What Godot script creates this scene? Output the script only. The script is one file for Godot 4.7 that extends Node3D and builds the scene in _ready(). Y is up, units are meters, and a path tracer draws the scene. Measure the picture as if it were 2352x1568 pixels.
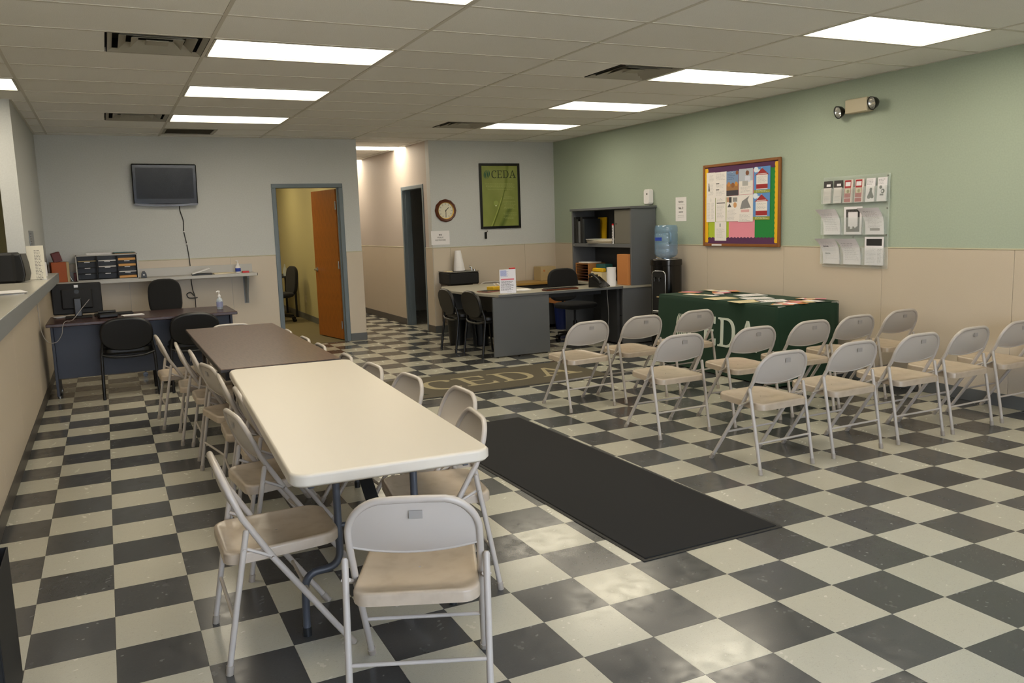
extends Node3D

# ---------------------------------------------------------------- the place, in metres
# x runs across the room, -z into its depth; floor tiles are 12 inch, the ceiling grid 2 x 4 feet
const H := 2.763            # ceiling height
const T := 0.3048           # floor tile
const PX := 1.2192          # ceiling panel, across
const PZ := 0.6096          # ceiling panel, along the depth
const OX := 0.8196          # a main runner of the ceiling
const OZ := -2.3238         # a cross tee of the ceiling
const LX := -0.54           # face of the counter wall on the left
const RX := 6.385           # face of the wall on the right
const BZ := -8.06           # face of the wall at the back
const FZ := 5.2             # face of the shop front behind the camera
const HL := 3.31            # corridor, left face
const HR := 4.36            # corridor, right face
const HZ := -14.0           # corridor, end
const WH := 1.235           # wainscot height

var M := {}
var taken := {}
var shared := {}

# ---------------------------------------------------------------- mesh building
class MB:
	var v := PackedVector3Array()
	var n := PackedVector3Array()
	var u := PackedVector2Array()
	var X := Transform3D()

	func tri(a: Vector3, b: Vector3, c: Vector3, na: Vector3, nb: Vector3, nc: Vector3, ua := Vector2(), ub := Vector2(), uc := Vector2()) -> void:
		var g := (b - a).cross(c - a)
		if g.length_squared() < 1e-16:
			return
		if g.dot(na + nb + nc) > 0.0:
			var t := b; b = c; c = t
			t = nb; nb = nc; nc = t
			var w := ub; ub = uc; uc = w
		if X.basis.determinant() < 0.0:
			var t2 := b; b = c; c = t2
			t2 = nb; nb = nc; nc = t2
			var w2 := ub; ub = uc; uc = w2
		v.append(X * a); v.append(X * b); v.append(X * c)
		n.append((X.basis * na).normalized()); n.append((X.basis * nb).normalized()); n.append((X.basis * nc).normalized())
		u.append(ua); u.append(ub); u.append(uc)

	func quad(a: Vector3, b: Vector3, c: Vector3, d: Vector3, nn: Vector3) -> void:
		tri(a, b, c, nn, nn, nn)
		tri(a, c, d, nn, nn, nn)

	func quad_uv(a: Vector3, b: Vector3, c: Vector3, d: Vector3, nn: Vector3) -> void:
		# a lower left, b lower right, c upper right, d upper left
		tri(a, b, c, nn, nn, nn, Vector2(0, 1), Vector2(1, 1), Vector2(1, 0))
		tri(a, c, d, nn, nn, nn, Vector2(0, 1), Vector2(1, 0), Vector2(0, 0))

	func quad_n(a: Vector3, b: Vector3, c: Vector3, d: Vector3, na: Vector3, nb: Vector3, nc: Vector3, nd: Vector3) -> void:
		tri(a, b, c, na, nb, nc)
		tri(a, c, d, na, nc, nd)

	func box(c: Vector3, s: Vector3, b := 0.0) -> void:
		var h := s * 0.5
		b = minf(b, minf(h.x, minf(h.y, h.z)) * 0.95)
		var P := {}
		for sx in [-1, 1]:
			for sy in [-1, 1]:
				for sz in [-1, 1]:
					P[[sx, sy, sz]] = [
						c + Vector3(sx * h.x, sy * (h.y - b), sz * (h.z - b)),
						c + Vector3(sx * (h.x - b), sy * h.y, sz * (h.z - b)),
						c + Vector3(sx * (h.x - b), sy * (h.y - b), sz * h.z)]
		for s1 in [-1, 1]:
			quad(P[[s1, -1, -1]][0], P[[s1, 1, -1]][0], P[[s1, 1, 1]][0], P[[s1, -1, 1]][0], Vector3(s1, 0, 0))
			quad(P[[-1, s1, -1]][1], P[[1, s1, -1]][1], P[[1, s1, 1]][1], P[[-1, s1, 1]][1], Vector3(0, s1, 0))
			quad(P[[-1, -1, s1]][2], P[[1, -1, s1]][2], P[[1, 1, s1]][2], P[[-1, 1, s1]][2], Vector3(0, 0, s1))
		if b <= 0.0:
			return
		for s1 in [-1, 1]:
			for s2 in [-1, 1]:
				quad(P[[s1, s2, -1]][0], P[[s1, s2, 1]][0], P[[s1, s2, 1]][1], P[[s1, s2, -1]][1], Vector3(s1, s2, 0))
				quad(P[[s1, -1, s2]][0], P[[s1, 1, s2]][0], P[[s1, 1, s2]][2], P[[s1, -1, s2]][2], Vector3(s1, 0, s2))
				quad(P[[-1, s1, s2]][1], P[[1, s1, s2]][1], P[[1, s1, s2]][2], P[[-1, s1, s2]][2], Vector3(0, s1, s2))
				for s3 in [-1, 1]:
					var k: Array = P[[s1, s2, s3]]
					var nn := Vector3(s1, s2, s3)
					tri(k[0], k[1], k[2], nn, nn, nn)

	# from corner to corner
	func bb(a: Vector3, b: Vector3, bev := 0.0) -> void:
		box((a + b) * 0.5, (b - a).abs(), bev)

	func tube(p: Array, r, sides := 10, caps := true, closed := false) -> void:
		var k := p.size()
		var tg := []
		for i in k:
			var d := Vector3()
			if closed:
				d = (p[(i + 1) % k] - p[i]).normalized() + (p[i] - p[(i - 1 + k) % k]).normalized()
			else:
				if i < k - 1: d += (p[i + 1] - p[i]).normalized()
				if i > 0: d += (p[i] - p[i - 1]).normalized()
			tg.append(d.normalized())
		var nx: Vector3 = tg[0].cross(Vector3.UP)
		if nx.length() < 0.1: nx = tg[0].cross(Vector3.RIGHT)
		nx = nx.normalized()
		var rings := []
		var norms := []
		for i in k:
			if i > 0:
				var ax: Vector3 = tg[i - 1].cross(tg[i])
				if ax.length() > 1e-6:
					nx = nx.rotated(ax.normalized(), tg[i - 1].angle_to(tg[i]))
			nx = (nx - tg[i] * nx.dot(tg[i])).normalized()
			var ny: Vector3 = tg[i].cross(nx)
			var ri: float = r[i] if r is Array else r
			var ring := []
			var no := []
			for j in sides:
				var a := TAU * j / sides
				var d: Vector3 = nx * cos(a) + ny * sin(a)
				ring.append(p[i] + d * ri)
				no.append(d)
			rings.append(ring); norms.append(no)
		var last := k if closed else k - 1
		for i in last:
			var i2 := (i + 1) % k
			for j in sides:
				var j2 := (j + 1) % sides
				quad_n(rings[i][j], rings[i][j2], rings[i2][j2], rings[i2][j], norms[i][j], norms[i][j2], norms[i2][j2], norms[i2][j])
		if caps and not closed:
			for e in [0, k - 1]:
				var nn: Vector3 = tg[e] * (-1.0 if e == 0 else 1.0)
				for j in sides:
					tri(p[e], rings[e][j], rings[e][(j + 1) % sides], nn, nn, nn)

	# profile of (radius, height) turned round the y axis
	func lathe(pr: Array, segs := 24) -> void:
		var k := pr.size()
		var sn := []
		for i in k - 1:
			var d: Vector2 = pr[i + 1] - pr[i]
			sn.append(Vector2(d.y, -d.x).normalized())
		for i in k - 1:
			if (pr[i + 1] - pr[i]).length() < 1e-6: continue
			var n0: Vector2 = sn[i]
			var n1: Vector2 = sn[i]
			if i > 0 and sn[i - 1].dot(sn[i]) > 0.75: n0 = (sn[i - 1] + sn[i]).normalized()
			if i < k - 2 and sn[i + 1].dot(sn[i]) > 0.75: n1 = (sn[i + 1] + sn[i]).normalized()
			for j in segs:
				var a := TAU * j / segs
				var b := TAU * (j + 1) / segs
				var ca := Vector3(cos(a), 0, sin(a))
				var cb := Vector3(cos(b), 0, sin(b))
				var y0 := Vector3(0, pr[i].y, 0)
				var y1 := Vector3(0, pr[i + 1].y, 0)
				quad_n(ca * pr[i].x + y0, cb * pr[i].x + y0, cb * pr[i + 1].x + y1, ca * pr[i + 1].x + y1,
					ca * n0.x + Vector3(0, n0.y, 0), cb * n0.x + Vector3(0, n0.y, 0), cb * n1.x + Vector3(0, n1.y, 0), ca * n1.x + Vector3(0, n1.y, 0))

	# outline in x, z raised from y0 to y1; bev chamfers both rims
	func plate(poly: PackedVector2Array, y0: float, y1: float, bev := 0.0) -> void:
		var k := poly.size()
		var area := 0.0
		for i in k:
			area += poly[i].cross(poly[(i + 1) % k])
		var sg := 1.0 if area > 0.0 else -1.0
		var en := []
		for i in k:
			var d := (poly[(i + 1) % k] - poly[i]).normalized()
			en.append(Vector2(d.y, -d.x) * sg)
		var inner := PackedVector2Array()
		for i in k:
			var a: Vector2 = en[(i - 1 + k) % k]
			var b: Vector2 = en[i]
			var m := (a + b) / maxf(1.0 + a.dot(b), 0.2)
			inner.append(poly[i] - m * bev)
		var idx := Geometry2D.triangulate_polygon(inner)
		for t in range(0, idx.size(), 3):
			for top in [true, false]:
				var y := y1 if top else y0
				var nn := Vector3.UP if top else Vector3.DOWN
				var q := []
				for w in 3:
					var p := inner[idx[t + w]]
					q.append(Vector3(p.x, y, p.y))
				tri(q[0], q[1], q[2], nn, nn, nn)
		for i in k:
			var j := (i + 1) % k
			var ni: Vector2 = en[i]
			var nj: Vector2 = en[i]
			if en[(i - 1 + k) % k].dot(en[i]) > 0.75: ni = (en[(i - 1 + k) % k] + en[i]).normalized()
			if en[j].dot(en[i]) > 0.75: nj = (en[j] + en[i]).normalized()
			var a3 := Vector3(ni.x, 0, ni.y)
			var b3 := Vector3(nj.x, 0, nj.y)
			var pi := poly[i]
			var pj := poly[j]
			quad_n(Vector3(pi.x, y0 + bev, pi.y), Vector3(pj.x, y0 + bev, pj.y), Vector3(pj.x, y1 - bev, pj.y), Vector3(pi.x, y1 - bev, pi.y), a3, b3, b3, a3)
			if bev > 0.0:
				var qi := inner[i]
				var qj := inner[j]
				var up := Vector3.UP * 0.9
				quad_n(Vector3(pi.x, y1 - bev, pi.y), Vector3(pj.x, y1 - bev, pj.y), Vector3(qj.x, y1, qj.y), Vector3(qi.x, y1, qi.y), a3, b3, b3 * 0.15 + up, a3 * 0.15 + up)
				quad_n(Vector3(pi.x, y0 + bev, pi.y), Vector3(pj.x, y0 + bev, pj.y), Vector3(qj.x, y0, qj.y), Vector3(qi.x, y0, qi.y), a3, b3, b3 * 0.15 - up, a3 * 0.15 - up)

	# a closed skin over a grid of points: front faces along +normal, with thickness
	func sheet(g: Array, thick: float) -> void:
		var r := g.size()
		var c: int = g[0].size()
		var nn := []
		for i in r:
			var row := []
			for j in c:
				var a: Vector3 = g[mini(i + 1, r - 1)][j] - g[maxi(i - 1, 0)][j]
				var b: Vector3 = g[i][mini(j + 1, c - 1)] - g[i][maxi(j - 1, 0)]
				row.append(b.cross(a).normalized())
			nn.append(row)
		for i in r - 1:
			for j in c - 1:
				quad_n(g[i][j], g[i][j + 1], g[i + 1][j + 1], g[i + 1][j], nn[i][j], nn[i][j + 1], nn[i + 1][j + 1], nn[i + 1][j])
				if thick > 0.0:
					quad_n(g[i][j] - nn[i][j] * thick, g[i][j + 1] - nn[i][j + 1] * thick, g[i + 1][j + 1] - nn[i + 1][j + 1] * thick, g[i + 1][j] - nn[i + 1][j] * thick, -nn[i][j], -nn[i][j + 1], -nn[i + 1][j + 1], -nn[i + 1][j])
		if thick <= 0.0: return
		for e in [[0, 1], [r - 1, 1], [0, 0], [c - 1, 0]]:
			var m: int = (c if e[1] == 1 else r) - 1
			for k in m:
				var a: Array = [e[0], k] if e[1] == 1 else [k, e[0]]
				var b: Array = [e[0], k + 1] if e[1] == 1 else [k + 1, e[0]]
				var pa: Vector3 = g[a[0]][a[1]]
				var pb: Vector3 = g[b[0]][b[1]]
				var mid: Vector3 = g[r / 2][c / 2]
				var na: Vector3 = nn[a[0]][a[1]]
				var o := (pb - pa).cross(na).normalized()
				if o.dot((pa + pb) * 0.5 - mid) < 0.0: o = -o
				quad(pa, pb, pb - nn[b[0]][b[1]] * thick, pa - na * thick, o)

	func done(m: Material) -> ArrayMesh:
		var am := ArrayMesh.new()
		add_to(am, m)
		return am

	func add_to(am: ArrayMesh, m: Material) -> void:
		if v.is_empty(): return
		var arr := []
		arr.resize(Mesh.ARRAY_MAX)
		arr[Mesh.ARRAY_VERTEX] = v
		arr[Mesh.ARRAY_NORMAL] = n
		arr[Mesh.ARRAY_TEX_UV] = u
		am.add_surface_from_arrays(Mesh.PRIMITIVE_TRIANGLES, arr)
		am.surface_set_material(am.get_surface_count() - 1, m)


func rrect(w: float, h: float, r: float, seg := 5, cx := 0.0, cy := 0.0) -> PackedVector2Array:
	var o := PackedVector2Array()
	for q in 4:
		var c := Vector2((w * 0.5 - r) * [1, -1, -1, 1][q], (h * 0.5 - r) * [1, 1, -1, -1][q])
		for i in seg + 1:
			var a := PI * 0.5 * (q + float(i) / seg)
			o.append(c + Vector2(cos(a), sin(a)) * r + Vector2(cx, cy))
	return o


func ellipse(a: float, b: float, seg := 24, power := 2.0) -> PackedVector2Array:
	var o := PackedVector2Array()
	for i in seg:
		var t := TAU * i / seg
		o.append(Vector2(signf(cos(t)) * a * pow(absf(cos(t)), 2.0 / power), signf(sin(t)) * b * pow(absf(sin(t)), 2.0 / power)))
	return o


# rounds the corners of a path
func fillet(p: Array, r: float, seg := 5) -> Array:
	var o := [p[0]]
	for i in range(1, p.size() - 1):
		var a: Vector3 = p[i - 1] - p[i]
		var b: Vector3 = p[i + 1] - p[i]
		var l := minf(r, minf(a.length(), b.length()) * 0.49)
		var s: Vector3 = p[i] + a.normalized() * l
		var e: Vector3 = p[i] + b.normalized() * l
		for k in seg + 1:
			var t := float(k) / seg
			o.append(s * (1 - t) * (1 - t) + p[i] * 2.0 * t * (1 - t) + e * t * t)
	o.append(p[p.size() - 1])
	return o


func spline(p: Array, seg := 6) -> Array:
	var o := []
	for i in p.size() - 1:
		var a: Vector3 = p[maxi(i - 1, 0)]
		var d: Vector3 = p[mini(i + 2, p.size() - 1)]
		for k in seg:
			o.append(p[i].cubic_interpolate(p[i + 1], a, d, float(k) / seg))
	o.append(p[p.size() - 1])
	return o


# ---------------------------------------------------------------- naming
func numbered(called: String) -> String:
	var k: int = taken.get(called, 0)
	taken[called] = k + 1
	return called if k == 0 else "%s_%03d" % [called, k]


func tag(o: Node, label: String, category: String, group := "") -> Node:
	o.set_meta("label", label)
	o.set_meta("category", category)
	if group: o.set_meta("group", group)
	return o


# a thing of several parts, at its base
func thing(called: String, label: String, category: String, at := Vector3.ZERO, turn := 0.0, group := "") -> Node3D:
	var o := Node3D.new()
	o.name = numbered(called)
	add_child(o)
	o.position = at
	o.rotation.y = deg_to_rad(turn)
	tag(o, label, category, group)
	return o


# a part (or, without a parent, a mesh at top level)
func part(called: String, mb: MB, m: Material, parent: Node = null, label := "") -> MeshInstance3D:
	var o := MeshInstance3D.new()
	o.mesh = mb.done(m)
	return put(called, o, parent, label)


func put(called: String, o: MeshInstance3D, parent: Node = null, label := "") -> MeshInstance3D:
	if parent:
		o.name = called
		parent.add_child(o, true)
	else:
		o.name = numbered(called)
		add_child(o)
	if label: o.set_meta("label", label)
	return o


func struct(called: String, mb: MB, m: Material) -> MeshInstance3D:
	var o := part(called, mb, m)
	o.set_meta("kind", "structure")
	return o


func sbox(a: Vector3, b: Vector3, bev := 0.0) -> MB:
	var m := MB.new()
	m.bb(a, b, bev)
	return m


func boxes(list: Array, bev := 0.0) -> MB:
	var m := MB.new()
	for k in list: m.bb(k[0], k[1], bev)
	return m


func stick(p: Array, r, sides := 10) -> MB:
	var m := MB.new()
	m.tube(p, r, sides)
	return m


func words(called: String, t: String, size: float, m: Material, parent: Node, at: Transform3D, serif := false, depth := 0.001, bold := 400) -> MeshInstance3D:
	var tm := TextMesh.new()
	var f := SystemFont.new()
	f.font_names = PackedStringArray(["Droid Serif" if serif else "Droid Sans"])
	f.font_weight = bold
	tm.font = f
	tm.text = t
	tm.font_size = 64
	tm.pixel_size = size / 46.0      # size is the height of a capital letter
	tm.depth = depth
	tm.curve_step = 2.0
	tm.material = m
	var o := MeshInstance3D.new()
	o.mesh = tm
	put(called, o, parent)
	o.transform = at
	return o


# ---------------------------------------------------------------- materials
func mat(key: String, c: Color, rough := 0.6, metal := 0.0, spec := 0.5) -> StandardMaterial3D:
	var m := StandardMaterial3D.new()
	m.resource_name = key
	m.albedo_color = c
	m.roughness = rough
	m.metallic = metal
	m.metallic_specular = spec
	M[key] = m
	return m


func noise(freq: float, oct: int, sd: int, kind := FastNoiseLite.TYPE_SIMPLEX_SMOOTH) -> FastNoiseLite:
	var f := FastNoiseLite.new()
	f.noise_type = kind
	f.frequency = freq
	f.fractal_octaves = oct
	f.seed = sd
	return f


func ntex(f: FastNoiseLite, ramp: Array, size := 512) -> NoiseTexture2D:
	var t := NoiseTexture2D.new()
	t.width = size
	t.height = size
	t.seamless = true
	t.seamless_blend_skirt = 0.2
	t.noise = f
	var g := Gradient.new()
	var off := PackedFloat32Array()
	var col := PackedColorArray()
	for r in ramp:
		off.append(r[0])
		col.append(r[1] if r[1] is Color else Color(r[1], r[1], r[1]))
	g.offsets = off
	g.colors = col
	t.color_ramp = g
	return t


# lays a texture over world space, s repeats a metre
func tri(m: StandardMaterial3D, t: Texture2D, s: Vector3, world := true) -> StandardMaterial3D:
	m.albedo_texture = t
	m.uv1_triplanar = true
	m.uv1_world_triplanar = world
	m.uv1_scale = s
	m.uv1_triplanar_sharpness = 8.0
	return m


func grey(v: float) -> Color:
	return Color(v, v, v)


# little chips pressed into a tile
func chip_tex(sd: int, base: float, lo: float, hi: float, n: int) -> ImageTexture:
	var w := 512
	var im := Image.create(w, w, false, Image.FORMAT_RGB8)
	var rg := RandomNumberGenerator.new()
	rg.seed = sd
	for y in w:
		for x in w:
			im.set_pixel(x, y, grey(base + rg.randf_range(-0.025, 0.025)))
	for k in n:
		var p := Vector2(rg.randf() * w, rg.randf() * w)
		var d := Vector2.from_angle(rg.randf_range(-0.9, 0.9))
		var l := rg.randi_range(2, 9)
		var g := lerpf(lo, hi, rg.randf())
		g = lerpf(base, g, rg.randf_range(0.3, 0.9))
		for i in l:
			var q := p + d * i
			im.set_pixel(posmod(int(q.x), w), posmod(int(q.y), w), grey(g))
			if k % 3 == 0: im.set_pixel(posmod(int(q.x), w), posmod(int(q.y) + 1, w), grey(g))
	return ImageTexture.create_from_image(im)


func make_materials() -> void:
	# vinyl composition tile: speckled, waxed
	var light_tex := chip_tex(3, 0.94, 0.80, 1.0, 2600)
	var dark_tex := chip_tex(4, 0.84, 0.70, 1.0, 2600)
	var wax := ntex(noise(0.012, 3, 5), [[0.0, 0.16], [0.5, 0.21], [1.0, 0.30]], 512)
	for k in 3:
		var a := mat("tile_light_%d" % k, [Color(0.760, 0.745, 0.680), Color(0.745, 0.735, 0.675), Color(0.770, 0.760, 0.700)][k], 1.0)
		tri(a, light_tex, Vector3(1.7, 1.7, 1.7))
		a.uv1_offset = Vector3(0.31, 0.17, 0.57) * k
		a.roughness_texture = wax
		var b := mat("tile_dark_%d" % k, [Color(0.335, 0.340, 0.342), Color(0.315, 0.320, 0.324), Color(0.355, 0.360, 0.362)][k], 1.0)
		tri(b, dark_tex, Vector3(1.7, 1.7, 1.7))
		b.uv1_offset = Vector3(0.23, 0.41, 0.37) * k
		b.roughness_texture = wax
	mat("subfloor", Color(0.20, 0.19, 0.17), 0.8)
	# walls
	var roller := ntex(noise(0.09, 3, 7), [[0.0, 0.95], [1.0, 1.0]], 256)
	tri(mat("wall_grey", Color(0.760, 0.768, 0.760), 0.62), roller, Vector3(2.3, 2.3, 2.3))
	tri(mat("wall_sage", Color(0.655, 0.705, 0.635), 0.62), roller, Vector3(2.3, 2.3, 2.3))
	tri(mat("wall_pink", Color(0.730, 0.690, 0.655), 0.62), roller, Vector3(2.3, 2.3, 2.3))
	tri(mat("wall_olive", Color(0.700, 0.670, 0.500), 0.65), roller, Vector3(2.3, 2.3, 2.3))
	tri(mat("wainscot", Color(0.775, 0.725, 0.650), 0.42), ntex(noise(0.2, 2, 9), [[0.0, 0.96], [1.0, 1.0]], 256), Vector3(3, 3, 3))
	mat("cap_trim", Color(0.72, 0.70, 0.60), 0.45)
	mat("base", Color(0.355, 0.365, 0.365), 0.45)
	mat("base_dark", Color(0.285, 0.265, 0.240), 0.4)
	# ceiling
	var fis := ntex(noise(0.11, 4, 31), [[0.0, 0.78], [0.25, 0.93], [0.5, 0.98], [1.0, 1.0]], 512)
	for k in 3:
		var c := mat("ceiling_panel_%d" % k, [Color(0.925, 0.920, 0.900), Color(0.915, 0.908, 0.888), Color(0.932, 0.928, 0.910)][k], 0.9)
		tri(c, fis, Vector3(3.1, 3.1, 3.1))
	mat("tee", Color(0.78, 0.765, 0.72), 0.5)
	mat("plenum", Color(0.12, 0.12, 0.12), 0.9)
	var dif := mat("diffuser", Color(0.95, 0.95, 0.93), 0.5)
	dif.emission_enabled = true
	dif.emission = Color(1.0, 0.985, 0.93)
	dif.emission_energy_multiplier = 2.4
	mat("vent_metal", Color(0.60, 0.585, 0.535), 0.45, 0.1)
	mat("vent_dark", Color(0.05, 0.05, 0.05), 0.8)
	mat("grille_slat", Color(0.33, 0.31, 0.26), 0.5)
	# steel, enamel, plastic
	mat("frame_steel", Color(0.395, 0.440, 0.465), 0.38)
	mat("chair_enamel", Color(0.695, 0.665, 0.630), 0.27)
	mat("chair_enamel_worn", Color(0.675, 0.635, 0.585), 0.36)
	var seat := mat("seat_enamel", Color(0.700, 0.640, 0.565), 0.25)
	tri(seat, ntex(noise(0.02, 4, 41), [[0.0, 0.94], [0.5, 0.985], [1.0, 1.0]], 256), Vector3(2.2, 2.2, 2.2), false)
	mat("foot_plastic", Color(0.600, 0.565, 0.520), 0.5)
	mat("chrome", Color(0.80, 0.80, 0.80), 0.18, 1.0)
	mat("steel_bare", Color(0.62, 0.62, 0.61), 0.32, 1.0)
	mat("sticker_grey", Color(0.56, 0.54, 0.52), 0.7)
	mat("sticker_white", Color(0.86, 0.86, 0.88), 0.6)
	mat("plastic_white", Color(0.795, 0.768, 0.715), 0.36)
	mat("leg_grey", Color(0.265, 0.280, 0.310), 0.38)
	mat("bracket_black", Color(0.10, 0.11, 0.12), 0.4)
	var grain := ntex(noise(0.012, 5, 51), [[0.0, 0.72], [0.45, 0.9], [0.7, 1.0], [1.0, 0.84]], 512)
	tri(mat("brown_laminate", Color(0.385, 0.300, 0.245), 0.3), grain, Vector3(9, 4, 1.1), false)
	mat("brown_edge", Color(0.13, 0.10, 0.09), 0.5)
	tri(mat("mahogany", Color(0.240, 0.150, 0.140), 0.27), grain, Vector3(1.1, 4, 9), false)
	mat("desk_navy", Color(0.235, 0.255, 0.310), 0.5)
	tri(mat("door_wood", Color(0.640, 0.365, 0.100), 0.35), ntex(noise(0.02, 5, 61), [[0.0, 0.68], [0.35, 0.9], [0.6, 1.0], [1.0, 0.80]], 512), Vector3(7, 0.55, 7), false)
	mat("black_plastic", Color(0.035, 0.035, 0.037), 0.35)
	mat("black_matte", Color(0.030, 0.030, 0.032), 0.65)
	var fab := mat("black_fabric", Color(0.040, 0.040, 0.042), 0.9)
	fab.rim_enabled = true
	fab.rim = 0.25
	mat("black_vinyl", Color(0.045, 0.045, 0.047), 0.42)
	mat("black_gloss", Color(0.020, 0.020, 0.022), 0.16)
	mat("screen_dark", Color(0.045, 0.048, 0.056), 0.22, 0.0, 0.35)
	mat("silver_trim", Color(0.55, 0.56, 0.58), 0.3, 0.8)
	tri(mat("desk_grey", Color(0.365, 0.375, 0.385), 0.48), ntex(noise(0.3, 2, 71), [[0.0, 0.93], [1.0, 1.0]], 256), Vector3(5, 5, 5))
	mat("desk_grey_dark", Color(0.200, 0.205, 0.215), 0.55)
	mat("desk_top_pale", Color(0.640, 0.620, 0.560), 0.33)
	mat("hutch_door", Color(0.395, 0.385, 0.350), 0.45)
	mat("counter_top", Color(0.700, 0.685, 0.640), 0.22)
	mat("counter_edge", Color(0.500, 0.515, 0.520), 0.35)
	mat("shelf_laminate", Color(0.690, 0.680, 0.660), 0.4)
	# paper and small goods
	mat("paper", Color(0.88, 0.87, 0.87), 0.8)
	mat("paper_cream", Color(0.84, 0.78, 0.62), 0.8)
	mat("paper_pink", Color(0.82, 0.52, 0.57), 0.8)
	mat("manila", Color(0.80, 0.60, 0.36), 0.75)
	mat("kraft", Color(0.72, 0.47, 0.25), 0.7)
	mat("orange", Color(0.62, 0.29, 0.08), 0.6)
	mat("dark_red", Color(0.36, 0.07, 0.05), 0.5)
	mat("red", Color(0.74, 0.09, 0.11), 0.4)
	mat("teal", Color(0.16, 0.38, 0.38), 0.5)
	mat("yellow", Color(0.86, 0.68, 0.05), 0.55)
	mat("gold", Color(0.75, 0.58, 0.22), 0.3, 0.7)
	mat("tissue_yellow", Color(0.82, 0.66, 0.10), 0.7)
	mat("blue_plastic", Color(0.05, 0.12, 0.34), 0.4)
	mat("bin_grey", Color(0.105, 0.125, 0.145), 0.45)
	mat("ink", Color(0.08, 0.08, 0.09), 0.8)
	mat("ink_grey", Color(0.45, 0.45, 0.46), 0.8)
	mat("ink_blue", Color(0.15, 0.25, 0.62), 0.8)
	mat("ink_red", Color(0.68, 0.16, 0.18), 0.8)
	mat("cream_plastic", Color(0.74, 0.70, 0.60), 0.45)
	mat("taupe_metal", Color(0.33, 0.28, 0.24), 0.4)
	mat("cork_frame", Color(0.52, 0.32, 0.13), 0.45)
	mat("wood_dark", Color(0.33, 0.15, 0.07), 0.3)
	mat("wood_tan", Color(0.62, 0.42, 0.22), 0.5)
	mat("wood_oak", Color(0.66, 0.52, 0.27), 0.4)
	mat("tan_box", Color(0.70, 0.62, 0.46), 0.6)
	var cl := mat("cloth_green", Color(0.055, 0.190, 0.115), 0.85)
	cl.rim_enabled = true
	cl.rim = 0.2
	mat("cloth_print", Color(0.80, 0.83, 0.78), 0.8)
	mat("mat_print", Color(0.60, 0.56, 0.44), 0.95)
	mat("mat_green", Color(0.13, 0.17, 0.09), 0.95)
	tri(mat("mat_black", Color(0.068, 0.068, 0.069), 0.95), ntex(noise(0.35, 2, 81), [[0.0, 0.6], [1.0, 1.0]], 256), Vector3(6, 6, 6))
	tri(mat("mat_taupe", Color(0.365, 0.335, 0.265), 0.95), ntex(noise(0.35, 2, 83), [[0.0, 0.72], [1.0, 1.0]], 256), Vector3(6, 6, 6))
	mat("rubber", Color(0.07, 0.07, 0.07), 0.6)
	tri(mat("carpet", Color(0.46, 0.42, 0.29), 0.95), ntex(noise(0.3, 3, 85), [[0.0, 0.75], [1.0, 1.0]], 256), Vector3(4, 4, 4))
	# clear things
	var g := mat("acrylic", Color(0.93, 0.97, 0.96, 0.12), 0.05)
	g.transparency = BaseMaterial3D.TRANSPARENCY_ALPHA
	var gb := mat("bottle_clear", Color(0.80, 0.86, 0.92, 0.35), 0.08)
	gb.transparency = BaseMaterial3D.TRANSPARENCY_ALPHA
	var gw := mat("bottle_blue", Color(0.42, 0.58, 0.72, 0.42), 0.1)
	gw.transparency = BaseMaterial3D.TRANSPARENCY_ALPHA
	var wg := mat("window_glass", Color(0.95, 0.98, 1.0, 0.06), 0.03)
	wg.transparency = BaseMaterial3D.TRANSPARENCY_ALPHA
	mat("mullion", Color(0.30, 0.30, 0.31), 0.4, 0.4)
	mat("pavement", Color(0.55, 0.54, 0.51), 0.9)
	mat("clock_face", Color(0.83, 0.81, 0.72), 0.5)


# a flat print: rows of grey "type" and blocks of colour on paper
func print_tex(w: int, h: int, bg: Color, blocks: Array) -> ImageTexture:
	var im := Image.create(w, h, false, Image.FORMAT_RGB8)
	im.fill(bg)
	for b in blocks:
		if b[0] == "r":
			im.fill_rect(Rect2i(b[1], b[2], b[3], b[4]), b[5])
		elif b[0] == "t":         # lines of type: x, y, w, lines, pitch, colour, seed
			var rg := RandomNumberGenerator.new()
			rg.seed = b[7] if b.size() > 7 else 3
			for k in b[4]:
				var x: int = b[1]
				var e: int = b[1] + b[3] - (rg.randi() % maxi(1, int(b[3] * 0.35)))
				while x < e:
					var l := 2 + int(rg.randi() % 7)
					im.fill_rect(Rect2i(x, b[2] + k * b[5], mini(l, e - x), 1 if b[5] < 5 else 2), b[6])
					x += l + 2
		elif b[0] == "c":         # disc
			for y in range(maxi(0, b[2] - b[3]), mini(h, b[2] + b[3] + 1)):
				for x in range(maxi(0, b[1] - b[3]), mini(w, b[1] + b[3] + 1)):
					if Vector2(x - b[1], y - b[2]).length() <= b[3]: im.set_pixel(x, y, b[4])
		elif b[0] == "p":         # polygon
			var pg := PackedVector2Array(b[1])
			for y in h:
				for x in w:
					if Geometry2D.is_point_in_polygon(Vector2(x, y), pg): im.set_pixel(x, y, b[2])
	return ImageTexture.create_from_image(im)


func print_mat(key: String, t: Texture2D, rough := 0.7) -> StandardMaterial3D:
	var m := mat(key, Color.WHITE, rough)
	m.albedo_texture = t
	m.texture_repeat = false
	return m


# a sheet of paper, upright, facing +z, its middle at the origin
func sheet_mesh(w: float, h: float, th := 0.0012) -> MB:
	var b := MB.new()
	b.bb(Vector3(-w / 2, -h / 2, -th), Vector3(w / 2, h / 2, -th * 0.2))
	b.quad_uv(Vector3(-w / 2, -h / 2, 0), Vector3(w / 2, -h / 2, 0), Vector3(w / 2, h / 2, 0), Vector3(-w / 2, h / 2, 0), Vector3(0, 0, 1))
	return b


# ---------------------------------------------------------------- camera, sky, light
var cam: Camera3D

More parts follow.
